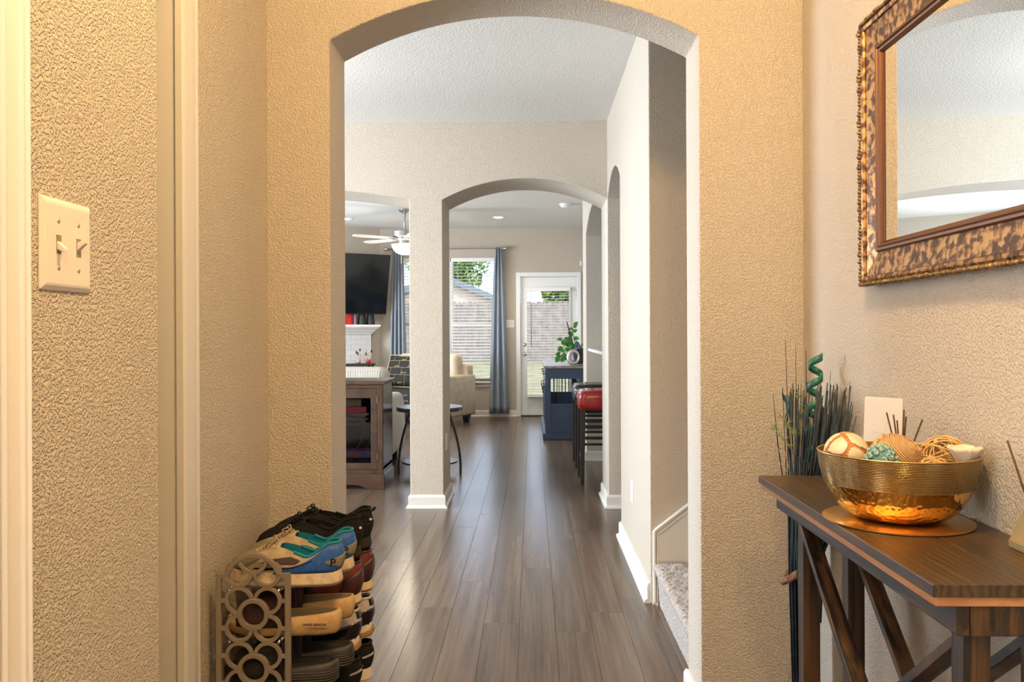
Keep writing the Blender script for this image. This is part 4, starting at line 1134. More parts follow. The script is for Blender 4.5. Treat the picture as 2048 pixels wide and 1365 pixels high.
CL = 2.755
M['lamp_glow'] = mat('lamp_lens', (1, .95, .85), .4, emit=((1, .90, .72), 9.0))
def recessed(label, x, y, e):
    t = thing('recessed_light', label, 'recessed light', (x, y, CL))
    MB().lathe([(.062, -.002), (.088, -.004), (.092, 0)], (x, y, CL), 32).build('trim_ring', M['white'], t, smooth=True)
    MB().lathe([(.001, -.006), (.055, -.005), (.062, -.001)], (x, y, CL), 32).build('lens', M['lamp_glow'], t, smooth=True)
    l_ = lamp('recessed_spot', 'SPOT', (x, y, CL - .02), e, (1, .88, .70), aim=(0, 0, -1), radius=.05); l_.data.spot_size = 2.4; l_.data.spot_blend = .7
recessed('recessed light in the living room ceiling above the glazed door side', -.437, 10.85, 60)
recessed('recessed light in the living room ceiling above the television', -2.466, 10.88, 60)
t = thing('smoke_detector', 'round white smoke detector on the living room ceiling', 'smoke detector', (.405, 9.77, CL))
MB().lathe([(.072, 0), (.074, -.012), (.070, -.020)], (.405, 9.77, CL), 32).build('base', M['white'], t, auto=40)
MB().lathe([(.060, -.018), (.058, -.034), (.045, -.044), (.001, -.046)], (.405, 9.77, CL), 32).build('cover', M['white'], t, smooth=True)
M['nickel2'] = mat('satin_nickel', (.62, .60, .57), .22, 1.0); M['blade'] = mat('pale_blade', (.72, .70, .66), .4)
M['bowl_glow'] = mat('frosted_bowl', (.95, .90, .82), .5, emit=((1, .86, .64), 2.2))
FX, FY = -1.567, 10.1
t = thing('ceiling_fan', 'nickel ceiling fan with lit glass bowl behind the pillar', 'ceiling fan', (FX, FY, CL))
MB().lathe([(.075, 0), (.075, -.015), (.03, -.045), (.012, -.05)], (FX, FY, CL), 28).build('canopy', M['nickel2'], t, auto=40)
MB().tube([(FX, FY, CL - .04), (FX, FY, 2.48)], .012, 12).build('down_rod', M['nickel2'], t, smooth=True)
MB().lathe([(.012, 2.52), (.03, 2.50), (.135, 2.485), (.150, 2.475), (.150, 2.415), (.135, 2.405), (.06, 2.40)], (FX, FY, 0), 40).build('motor_housing', M['nickel2'], t, auto=40)
MB().lathe([(.10, 2.40), (.105, 2.385), (.085, 2.37), (.085, 2.33), (.075, 2.325)], (FX, FY, 0), 36).build('switch_housing', M['nickel2'], t, auto=40)
MB().lathe([(.165, 2.318), (.160, 2.300), (.140, 2.255), (.105, 2.220), (.05, 2.196), (.001, 2.192)], (FX, FY, 0), 36).build('light_bowl', M['bowl_glow'], t, smooth=True)
for k in range(5):
    a = 2 * PI * k / 5 + .02; d = Vector((math.cos(a), math.sin(a), 0)); s = Vector((-math.sin(a), math.cos(a), 0)); c = Vector((FX, FY, 2.388))
    br = MB().beam(c + d * .09, c + d * .22, .035, .006).build('blade_iron', M['nickel2'], t, bevel=.001)
    vs = [c + d * u + s * v + Vector((0, 0, .12 * v)) for u, v in ((.18, -.05), (.60, -.070), (.68, -.05), (.70, 0), (.68, .05), (.60, .070), (.18, .05))]
    MB().loft([vs, [p + Vector((0, 0, .006)) for p in vs]]).build('blade', M['blade'], t, bevel=.001)
for (dx, dy, ln) in ((.02, -.06, .16), (-.03, -.06, .24)):
    MB().tube([(FX + dx, FY + dy - .03, 2.33), (FX + dx, FY + dy - .05, 2.32 - ln)], .0014, 5).build('pull_chain', M['charm'], t)
lamp('fan_light', 'POINT', (FX, FY - .02, 2.12), 22, (1, .86, .66), radius=.08)

# =================================================================== living room: door, window, blinds, curtains
M['glass'] = mat('window_glass', (1, 1, 1), .0, trans=1, ior=1.01, spec=.15)
M['slat'] = mat('blind_slat', (.86, .86, .85), .45); M['cord2'] = mat('blind_cord', (.8, .8, .78), .7)
DX0, DX1, DZ1 = -.165, .652, 2.042
door = MB()
gx0, gx1, gz0, gz1 = -.075, .545, .285, 1.86
d3 = gridwall([DX0, gx0, gx1, DX1], [.012, gz0, gz1, DZ1 - .003], {(1, 1)}, 'y', 12.03, 12.075).build('door_3', M['white'], bevel=.002); struct(d3)
d3['label'] = 'white glazed back door with inset blind'
MB().box(gx0, gx1, 12.050, 12.054, gz0, gz1).build('glass_pane', M['glass'], d3)
for a in (((gx0 - .03, gx0 + .004), (gz0 - .03, gz1 + .03)), ((gx1 - .004, gx1 + .03), (gz0 - .03, gz1 + .03)), ((gx0 + .004, gx1 - .004), (gz0 - .03, gz0 + .004)), ((gx0 + .004, gx1 - .004), (gz1 - .004, gz1 + .03))):
    MB().box(a[0][0], a[0][1], 12.018, 12.032, a[1][0], a[1][1]).build('lite_frame', M['white'], d3, bevel=.003)
for z in (1.05, .912):
    kn = MB().lathe([(.030, 0), (.030, -.006), (.014, -.010), (.012, -.030), (.026, -.038), (.028, -.052), (.018, -.062), (.001, -.064)] if z < 1 else [(.028, 0), (.028, -.014), (.018, -.018), (.001, -.019)], (-.105, 12.03, z), 20, 'y').build('door_knob' if z < 1 else 'deadbolt', M['nickel2'], d3, smooth=True)
for z in (.25, 1.05, 1.80): MB().tube([(DX1 + .004, 12.026, z - .05), (DX1 + .004, 12.026, z + .05)], .006, 8).build('hinge', M['nickel2'], d3, smooth=True)
MB().box(DX0, DX1, 12.0, 12.10, .0, .018).build('threshold', mat('bronze_threshold', (.08, .06, .045), .5, .5), d3)
t3 = struct(MB().box(DX0 - .066, DX0 - .006, 11.982, 12.0, 0, DZ1 + .066).build('trim_3', M['white'], bevel=.004))
MB().box(DX1 + .006, DX1 + .066, 11.982, 12.0, 0, DZ1 + .066).build('casing', M['white'], t3, bevel=.004)
MB().box(DX0 - .006, DX1 + .006, 11.982, 12.0, DZ1 + .006, DZ1 + .066).build('casing', M['white'], t3, bevel=.004)
for a, b in ((DX0 - .020, DX0 - .003), (DX1 + .010, DX1 + .025)): MB().box(a, b, 12.0, 12.14, 0, DZ1 + .01).build('jamb', M['white'], t3)
MB().box(DX0 - .018, DX1 + .018, 12.0, 12.14, DZ1 + .002, DZ1 + .016).build('head_jamb', M['white'], t3)
def blind(label, x0, x1, z0, z1, y, pitch=.0445, tilt=.10, wand=None, group='white slatted blinds'):
    t = thing('window_blind', label, 'blind', ((x0 + x1) / 2, y, z0), group)
    MB().box(x0, x1, y - .030, y + .028, z1 - .055, z1).build('head_rail', M['slat'], t, bevel=.003)
    me = None; n = int((z1 - .075 - z0) / pitch)
    for i in range(n):
        z = z1 - .085 - i * pitch
        if me is None:
            c, s = .024 * math.cos(tilt), .024 * math.sin(tilt); xs = [x0 + .004, x1 - .004]; rs = []
            for xx in xs: rs.append([(xx - (x0 + x1) / 2, -c, -s), (xx - (x0 + x1) / 2, 0, .003), (xx - (x0 + x1) / 2, c, s), (xx - (x0 + x1) / 2, 0, .0055)])
            me = MB().loft(rs).mesh('slat', M['slat'])
        o = bpy.data.objects.new('slat', me); COL.objects.link(o); o.parent = t; o.location = (0, 0, z - z0)
    MB().box(x0 + .002, x1 - .002, y - .025, y + .025, z0, z0 + .018).build('bottom_rail', M['slat'], t, bevel=.003)
    for u in (.14, .86) if x1 - x0 < .8 else (.1, .5, .9):
        xx = lerp(x0, x1, u)
        MB().tube([(xx, y - .027, z1 - .05), (xx, y - .027, z0 + .01)], .0013, 5).build('ladder_cord', M['cord2'], t)
    if wand: MB().tube([(x0 + wand[0], y - .036, z1 - .05), (x0 + wand[0], y - .036, z1 - wand[1])], .004, 6).build('tilt_wand', mat('clear_wand', (.12, .11, .10), .3), t, smooth=True)
    return t
blind('white blind on the glazed back door', gx0 - .012, gx1 + .012, gz0 + .02, 1.885, 11.972, .040, .16, (.075, .86))
# twin window
WM = -1.190
w1 = struct(MB().box(WX0, WX1, 12.05, 12.09, WZ0, WZ0 + .045).build('window_1', M['white'], bevel=.003))
M['vinyl'] = mat('vinyl_frame', (.80, .80, .79), .4)
for a, b in ((WX0, WX0 + .045), (WM - .03, WM + .03), (WX1 - .045, WX1)): MB().box(a, b, 12.045, 12.095, WZ0 + .045, WZ1 - .045).build('frame_stile', M['vinyl'], w1, bevel=.003)
MB().box(WX0, WX1, 12.045, 12.095, WZ1 - .045, WZ1).build('frame_head', M['vinyl'], w1, bevel=.003)
for a, b in ((WX0 + .045, WM - .03), (WM + .03, WX1 - .045)):
    MB().box(a, b, 12.04, 12.09, 1.33, 1.385).build('meeting_rail', M['vinyl'], w1, bevel=.003)
    for za, zb in ((WZ0 + .045, 1.33), (1.385, WZ1 - .045)): MB().box(a, b, 12.066, 12.070, za, zb).build('pane', M['glass'], w1)
MB().box(WX0 - .05, WX1 + .05, 11.945, 12.05, WZ0 - .028, WZ0).build('window_sill', M['white'], w1, bevel=.005)
MB().box(WX0 - .03, WX1 + .03, 11.985, 12.0, WZ0 - .085, WZ0 - .028).build('apron', M['white'], w1, bevel=.003)
blind('white blind on the window half nearer the back door', WM + .008, WX1 - .006, WZ0 + .03, WZ1 - .003, 12.02, .0455, .30)
blind('white blind on the window half nearer the fireplace', WX0 + .006, WM - .008, WZ0 + .03, WZ1 - .003, 12.02, .0455, .30)
# curtains
M['curtain'] = mat('slate_blue_curtain', (.25, .30, .37), .8, sheen=.3, bump=(400, .2, .001))
def curtain(label, xa0, xa1, xb0, xb1, z0, z1, y, folds, seed):
    """xa* at the rod, xb* at the hem; pleated sheet"""
    rs = random.Random(seed); vs = []; fs = []; n, m = folds * 12, 24
    for j in range(m + 1):
        v = j / m; z = lerp(z1, z0, v); e = v ** .75
        for i in range(n + 1):
            u = i / n; x = lerp(lerp(xa0, xa1, u), lerp(xb0, xb1, u), e); ph = u * folds * 2 * PI
            amp = lerp(.020, .050, min(1, v * 1.5))
            vs.append((x + .010 * math.sin(ph * 2 + 1) * v, y + amp * math.cos(ph) + .012 * math.sin(ph * .5 + seed) * v, z))
    for j in range(m):
        for i in range(n): fs.append((j * (n + 1) + i, j * (n + 1) + i + 1, (j + 1) * (n + 1) + i + 1, (j + 1) * (n + 1) + i))
    o = MB().add(vs, fs).build('curtain', M['curtain'], smooth=True, solid=.003)
    return tag(o, label, 'curtain', 'slate-blue curtains')
YC = 11.905
curtain('slate-blue curtain between the window and the back door', -.530, -.435, -.640, -.345, .055, 2.47, YC, 3, 1)
curtain('slate-blue curtain between the window and the fireplace wall', -2.03, -1.88, -2.10, -1.83, .03, 2.47, YC, 4, 2)
t = thing('curtain_rod', 'thin nickel curtain rod with ball finials over the window', 'curtain rod', (-1.2, YC, 2.452))
MB().tube([(-2.10, YC, 2.452), (-.41, YC, 2.452)], .009, 10).build('rod', M['nickel2'], t, smooth=True)
for x in (-2.125, -.385):
    MB().sphere((x, YC, 2.452), .030, 16, 12).build('finial', M['nickel2'], t, smooth=True)
for x in (-2.085, -.425): MB().box(x - .008, x + .008, YC, 12.0, 2.44, 2.464).build('bracket', M['nickel2'], t, bevel=.002)

# =================================================================== fireplace corner
def AP(a, o, z): p = A0 + ang * a + nrm * o; return Vector((p.x, p.y, z))
def abox(mb, a0, a1, o0, o1, z0, z1):
    return mb.loft([[AP(a0, o0, z), AP(a1, o0, z), AP(a1, o1, z), AP(a0, o1, z)] for z in (z0, z1)])
t = thing('fireplace', 'white subway-tiled corner fireplace with white mantel shelf', 'fireplace', AP(1.0, .1, 0))
fb = abox(MB(), .19, 1.85, .005, .115, 0, 1.22).build('surround', mat('grout', (.36, .35, .34), .9), t)
M['tile'] = mat('white_tile', (.66, .67, .70), .2)
TW, THt = .152, .0755
for r in range(15):
    z = 1.215 - (r + 1) * THt
    for c in range(-1, 6):
        a0 = .19 + c * TW + (TW / 2 if r % 2 else 0); a1 = a0 + TW; a0 = max(a0, .19); a1 = min(a1, .95)
        if a1 - a0 > .02: abox(MB(), a0 + .0012, a1 - .0012, .112, .121, z + .0012, z + THt - .0012).build('tile', M['tile'], t)
def mant(a_in, o_out, z0, z1, m_, name): return abox(MB(), .10 + a_in, 1.95 - a_in, .003, o_out, z0, z1).build(name, m_, t, bevel=.004)
mant(0, .262, 1.318, 1.350, M['white'], 'mantel_shelf')
rings = []
for ai, oo, z in ((.085, .140, 1.215), (.080, .150, 1.235), (.060, .175, 1.25), (.040, .205, 1.285), (.022, .235, 1.300), (.022, .240, 1.319)):
    rings.append([AP(.10 + ai, .003, z), AP(1.95 - ai, .003, z), AP(1.95 - ai, oo, z), AP(.10 + ai, oo, z)])
MB().loft(rings).build('crown_moulding', M['white'], t)
M['firebox'] = mat('soot_black', (.01, .01, .01), .9)
abox(MB(), .60, 1.45, .115, .1225, .12, .60).build('firebox', M['firebox'], t)
# television on a tilting arm
M['tv'] = mat('tv_bezel', (.010, .010, .011), .3); M['screen'] = mat('tv_screen', (.006, .007, .009), .10, spec=.6)
t = thing('television', 'large black television on the angled wall above the mantel', 'television', AP(.75, .3, 1.51))
tl = math.radians(12)
def TP(a, h, d):   # a along wall, h along the tilted screen from the bottom, d out of the screen
    return AP(a, .20 + h * math.sin(tl) + d * math.cos(tl), 1.505 + h * math.cos(tl) - d * math.sin(tl))
def tbox(a0, a1, h0, h1, d0, d1): return MB().loft([[TP(a0, h0, d), TP(a1, h0, d), TP(a1, h1, d), TP(a0, h1, d)] for d in (d0, d1)])
tbox(.0, 1.47, 0, .86, 0, .030).build('cabinet', M['tv'], t, bevel=.004)
tbox(.010, 1.46, .020, .850, .029, .0315).build('screen', M['screen'], t)
MB().beam(AP(.73, .0, 1.93), AP(.73, .27, 1.93), .12, .20).build('wall_mount', M['tv'], t)
# red books and black speakers on the mantel
M['book_red'] = mat('red_cover', (.45, .012, .015), .5); M['book_dk'] = mat('wine_cover', (.10, .012, .02), .5); M['book_pk'] = mat('mauve_cover', (.33, .16, .22), .6)
for i, (m_, w_, h_, lb) in enumerate(((M['book_red'], .060, .155, 'bright red book leftmost in view on the mantel'), (M['book_dk'], .030, .165, 'dark wine-coloured book between red and mauve ones on the mantel'), (M['book_pk'], .030, .163, 'mauve book next to the speakers on the mantel'))):
    a = .57 - sum((.062, .032, .032)[:i]) - w_
    t = thing('book', lb, 'book', AP(a + w_ / 2, .16, 1.35), 'books on the mantel')
    abox(MB(), a, a + w_, .08, .20, 1.3505, 1.3505 + h_).build('cover', m_, t, bevel=.002)
    abox(MB(), a + .003, a + w_ - .003, .083, .196, 1.353, 1.3525 + h_ ).build('pages', M['ivory'], t)
M['speaker'] = mat('black_speaker', (.014, .015, .017), .55)
for a, lb in ((.340, 'left one of the two black tapered speakers on the mantel'), (.208, 'right one of the two black tapered speakers on the mantel')):
    t = thing('speaker', lb, 'speaker', AP(a, .15, 1.35), 'speakers on the mantel'); c = AP(a, .15, 0)
    MB().lathe([(.060, 1.3505), (.062, 1.36), (.052, 1.46), (.046, 1.52), (.040, 1.535), (.001, 1.537)], (c.x, c.y, 0), 28).build('body', M['speaker'], t, smooth=True)
    MB().lathe([(.063, 1.3503), (.0632, 1.362)], (c.x, c.y, 0), 28).build('foot_ring', M['tv'], t)
# pot of brushes on a small table behind the sofa
M['dark_wood'] = mat('dark_walnut', (.05, .028, .016), .4)
t = thing('hearth_table', 'small dark table with painting things between sofa and fireplace', 'table', AP(.5, .22, 0))
abox(MB(), .20, .78, .13, .31, .772, .80).build('top', M['dark_wood'], t, bevel=.004)
for a in (.22, .73):
    for o_ in (.14, .27): abox(MB(), a, a + .03, o_, o_ + .03, 0, .772).build('leg', M['dark_wood'], t)
def cup(label, x, y, m_, r, h, n, seed):
    t = thing('brush_pot', label, 'pot', (x, y, .80)); rs = random.Random(seed)
    MB().lathe([(r * .8, .8005), (r, .8005 + h), (r * .93, .8005 + h), (r * .75, .81)], (x, y, 0), 24).build('cup', m_, t, smooth=True)
    wm = [mat('pale_handle', (.62, .46, .28), .6), mat('dark_bristle', (.03, .025, .02), .8), mat('grey_handle', (.5, .48, .44), .5)]
    for k in range(n):
        a = rs.uniform(0, 2 * PI); q = rs.uniform(.3, 1.0); tip = Vector((x + r * 1.5 * q * math.cos(a), y + r * q * math.sin(a), .80 + h + rs.uniform(.06, .13)))
        b_ = MB().tube([(x + r * .4 * math.cos(a), y + r * .4 * math.sin(a), .82), tip], .004, 6).build('handle', wm[0 if k % 2 else 2], t)
        if k % 3 != 2: MB().sphere(tip + Vector((0, 0, .012)), .013, 8, 8, (.8, .8, 1.9)).build('brush_head', wm[1 if k % 2 else 0], b_, smooth=True)
cup('red pot of pale brushes above the sofa back', *AP(.27, .22, 0)[:2], mat('red_pot', (.55, .02, .03), .4), .035, .055, 8, 3)
cup('clear jar of dark-tipped brushes left of the red pot', *AP(.42, .22, 0)[:2], mat('smoky_jar', (.35, .33, .30), .2), .035, .05, 9, 8)

# =================================================================== sofa, cabinet, armchair, round table
def cushion(x0, x1, y0, y1, z0, z1, r, name, m_, par, puff=0.0, seg=5):
    mb = MB().box(x0, x1, y0, y1, z0, z1)
    o = mb.build(name, m_, par, smooth=True)
    md = o.modifiers.new('bevel', 'BEVEL'); md.width = r; md.segments = seg; md.limit_method = 'NONE'
    return o
M['sofa'] = mat('off_white_sofa', (.66, .62, .56), .8, bump=(300, .15, .001))
t = thing('sofa', 'off-white ribbed sofa seen from behind, beyond the wooden cabinet', 'sofa', (-2.25, 7.5, 0))
sx0, sx1 = -3.35, -1.255
cushion(sx0, sx1, 7.03, 7.30, .10, .925, .085, 'backrest', M['sofa'], t)
rb = MB()
i = 0; x = sx0 + .10
while x < sx1 - .05:
    ob = MB().tube([(x, 7.028, .60), (x, 7.028, .80), (x, 7.034, .86), (x, 7.050, .898)], .0045, 5).build('rib', M['sofa'], t, smooth=True); x += .021
# arm with a sloping roll
for xa, xb in ((sx1 - .20, sx1 + .005), (sx0, sx0 + .20)):
    vs = [(7.15, .11), (8.06, .11), (8.10, .30), (8.02, .56), (7.90, .655), (7.30, .675), (7.15, .66)]
    o = MB().prism(vs, 'x', xa, xb).build('arm', M['sofa'], t, smooth=True); md = o.modifiers.new('bevel', 'BEVEL'); md.width = .05; md.segments = 4; md.limit_method = 'NONE'
cushion(sx0 + .2, sx1 - .2, 7.28, 8.05, .10, .30, .03, 'base', M['sofa'], t)
for k in range(2):
    a = sx0 + .205 + k * .845; cushion(a, a + .835, 7.30, 8.07, .305, .46, .05, 'seat_cushion', M['sofa'], t)
for x in (sx0 + .1, sx1 - .1):
    for y in (7.12, 7.96): MB().box(x - .035, x + .035, y - .035, y + .035, 0, .105).build('foot', M['dark'], t)
# cabinet
M['cab'] = wood('walnut_cabinet', (.034, .014, .007), (.075, .034, .015), (5, 30, 5), .4, .8, .05)
M['cab_side'] = wood('walnut_gloss', (.060, .036, .024), (.11, .065, .042), (30, 30, 3), .22, .4, .02)
M['clear'] = mat('cabinet_glass', (1, 1, 1), .02, trans=1, ior=1.02, spec=.5)
cx0, cx1, cy0, cy1 = -2.30, -1.168, 6.375, 6.815
t = thing('display_cabinet', 'walnut display cabinet with glass doors behind the sofa back', 'cabinet', ((cx0 + cx1) / 2, 6.6, 0))
MB().box(cx0 - .025, cx1 + .025, cy0 - .025, cy1 + .012, .818, .850).build('top', M['cab'], t, bevel=.006)
MB().box(cx1 - .022, cx1, cy0, cy1, .117, .818).build('side_panel', M['cab_side'], t)
MB().box(cx0, cx0 + .022, cy0, cy1, .117, .818).build('side_panel', M['cab_side'], t)
MB().box(cx0, cx1, cy1 - .012, cy1, .117, .818).build('back_panel', M['cab_side'], t)
MB().box(cx0, cx1, cy0 + .02, cy1 - .012, .150, .172).build('floor_panel', M['cab'], t)
MB().box(cx0 + .02, cx1 - .022, cy0 + .03, cy1 - .012, .497, .515).build('shelf', M['cab'], t)
fx = cx1 - .040
MB().box(fx, cx1, cy0 - .004, cy0 + .02, .117, .818).build('face_stile', M['cab'], t, bevel=.002)
MB().box(cx0, cx0 + .04, cy0 - .004, cy0 + .02, .117, .818).build('face_stile', M['cab'], t, bevel=.002)
MB().box(cx0 + .04, fx, cy0 - .004, cy0 + .02, .790, .818).build('face_rail', M['cab'], t, bevel=.002)
MB().box(cx0 + .04, fx, cy0 - .004, cy0 + .02, .117, .152).build('face_rail', M['cab'], t, bevel=.002)
mid_ = (cx0 + cx1) / 2
for a, b in ((cx0 + .042, mid_ - .002), (mid_ + .002, fx - .002)):
    dr = gridwall([a, a + .050, b - .050, b], [.155, .205, .712, .787], {(1, 1)}, 'y', cy0 - .006, cy0 + .014).build('door', M['cab'], t, bevel=.002)
    MB().box(a + .048, b - .048, cy0 + .004, cy0 + .008, .203, .714).build('glass', M['clear'], dr)
    hx = b + .001 if b > mid_ + .1 else a - .001
    for z in (.26, .70): MB().tube([(hx, cy0 - .008, z - .025), (hx, cy0 - .008, z + .025)], .004, 6).build('hinge', M['charm'], dr)
    MB().sphere((a + .022 if a > mid_ else b - .022, cy0 - .018, .47), .011, 12, 8).build('knob', M['charm'], dr, smooth=True)
# plinth with bracket feet
out = [(cx0 - .018, 0), (cx0 + .12, 0), (cx0 + .15, .018), (cx0 + .19, .032), (cx0 + .24, .036), (cx1 - .24, .036), (cx1 - .19, .032), (cx1 - .15, .018), (cx1 - .12, 0), (cx1 + .012, 0), (cx1 + .012, .117), (cx0 - .018, .117)]
pl = MB().prism(out, 'y', cy0 - .016, cy0 + .008).build('plinth', M['cab'], t, bevel=.003)
MB().box(cx1 - .008, cx1 + .012, cy0 + .008, cy1, 0, .117).build('plinth_side', M['cab_side'], t, bevel=.003)
MB().box(cx0 - .018, cx0 + .002, cy0 + .008, cy1, 0, .117).build('plinth_side', M['cab_side'], t, bevel=.003)
# contents of the cabinet
G_ = 'things inside the display cabinet'
M['paper'] = mat('white_card', (.78, .76, .74), .5); M['redbox'] = mat('red_box', (.42, .02, .025), .5); M['boxside'] = mat('game_box_print', (.20, .035, .16), .4)
def obox(name, label, cat, x0, x1, y0, y1, z0, z1, m_, extra=None):
    t = thing(name, label, cat, ((x0 + x1) / 2, (y0 + y1) / 2, z0), G_)
    MB().box(x0, x1, y0, y1, z0, z1 - .008).build('tray', m_, t, bevel=.002); MB().box(x0 - .002, x1 + .002, y0 - .002, y1 + .002, z1 - .03, z1).build('lid', m_, t, bevel=.002)
    return t
obox('game_box', 'red box under the white box on the cabinet\'s upper shelf', 'box', -1.60, -1.310, 6.44, 6.72, .590, .640, M['redbox'])
wb = obox('game_box', 'white box with a small emblem on top of the red box', 'box', -1.60, -1.352, 6.45, 6.70, .641, .700, M['paper'])
for k in range(3): MB().sphere((-1.43 + k * .018, 6.447, .672 + .008 * (k % 2)), .012, 8, 6, (1, .08, 1.2)).build('emblem', mat('gold_emblem_%d' % k, (.5, .22, .05), .5), wb, smooth=True)
for k in range(6):
    m_ = mat('magazine_%d' % k, ((.45, .43, .40), (.16, .15, .14), (.30, .28, .22), (.55, .53, .5), (.12, .10, .09), (.36, .33, .27))[k], .5)
    ob = MB().box(-1.60, -1.315 + .012 * (k % 3), 6.43 + .01 * (k % 2), 6.73, .5155 + k * .0122, .5155 + k * .0122 + .0115).build('magazine', m_, bevel=.001)
    tag(ob, ('lowest', 'second lowest', 'third lowest', 'third highest', 'second highest', 'topmost')[k] + ' magazine of the stack under the red box on the cabinet shelf', 'magazine', 'stacked magazines in the cabinet')
for k in range(7):
    r = .062
    ob = MB().lathe([(.035, 0), (.036, .002), (r * .7, .004), (r, .012), (r, .0135), (r * .68, .007), (.001, .006)], (-1.335, 6.48, .1725 + k * .0075), 32).build('plate', mat('pale_plate_%d' % k, (.62, .66, .60) if k % 2 else (.70, .72, .70), .25), smooth=True)
    tag(ob, ('bottom', 'second from bottom', 'third from bottom', 'middle', 'third from top', 'second from top', 'top')[k] + ' plate of the pale stack behind the cabinet glass', 'plate', 'stacked plates in the cabinet')
gb = obox('game_box', 'purple game box with yellow lettering on the cabinet\'s stacked plates', 'box', -1.60, -1.262, 6.42, 6.60, .2385, .292, M['boxside'])
letters('box_lettering', 'POKING', .034, mat('yellow_print', (.75, .55, .03), .5), gb, (-1.40 + 1.431, 6.416 - 6.51, .262 - .2385), (PI / 2, 0, 0))
MB().sphere((-1.305, 6.419, .264), .030, 16, 10, (1.1, .04, .75)).build('blue_splash', mat('blue_print', (.03, .20, .55), .4), gb, smooth=True)
for k in range(2):
    xx = -1.42 + .07 * k
    ob = MB().tube([(xx, 6.45, .50 if k else .66), (xx + .06, 6.44, .60), (xx + .085, 6.44, .49 - .08 * k), (xx + .07, 6.435, .36), (xx + .03, 6.435, .30), (xx - .02, 6.43, .298)], .0022, 6).build('loose_cable', mat('pale_cable_%d' % k, (.6, .58, .54), .5), smooth=True, sub=1)
    tag(ob, 'pale loose cable looping down behind the cabinet glass' if not k else 'shorter pale cable hanging beside the looping one', 'cable', G_)

# armchair turned towards the fireplace
M['leather'] = mat('cream_leather', (.62, .53, .40), .45, bump=(120, .25, .003), var=(14, (.52, .42, .29), .45, .7)); M['blackleg'] = mat('black_leg', (.012, .012, .013), .4)
t = thing('armchair', 'wide cream leather armchair turned towards the fireplace by the window', 'armchair', (0, 0, 0))
AW, AD = 1.20, .82        # width, depth; local x to the sitter's left..., y from front (0) to back
def abx(x0, x1, y0, y1, z0, z1, r, name, m_, par=None):
    o = MB().box(x0, x1, y0, y1, z0, z1).build(name, m_, par or t, smooth=True); md = o.modifiers.new('bevel', 'BEVEL'); md.width = r; md.segments = 5; md.limit_method = 'NONE'; return o
abx(-AW + .18, -.18, .03, AD - .12, .12, .30, .03, 'base', M['leather'])
abx(-AW + .19, -.19, .0, AD - .20, .30, .46, .05, 'seat_cushion', M['leather'])
abx(-.20, 0, 0, AD, .105, .66, .035, 'arm', M['leather'])
abx(-AW, -AW + .20, 0, AD, .105, .66, .035, 'arm', M['leather'])
abx(-AW + .02, -.02, AD - .20, AD - .02, .12, .80, .05, 'backrest', M['leather'])
bc = abx(-AW + .12, -.10, AD - .36, AD - .14, .58, .945, .08, 'back_cushion', M['leather'])
md = bc.modifiers.new('sub', 'SUBSURF'); md.levels = md.render_levels = 1
for x in (-.10, -AW + .10):
    for y in (.12, AD - .10):
        MB().loft([[(x + a * .028, y + b * .028, 0) for a, b in ((-1, -1), (1, -1), (1, 1), (-1, 1))], [(x + a * .048, y + b * .048, .108) for a, b in ((-1, -1), (1, -1), (1, 1), (-1, 1))]]).build('leg', M['blackleg'], t)
CHR = Matrix.Translation((-1.130, 10.58, 0)) @ Matrix.Rotation(-.45, 4, 'Z')
t.matrix_world = CHR
def CP(x, y, z): return CHR @ Vector((x, y, z))
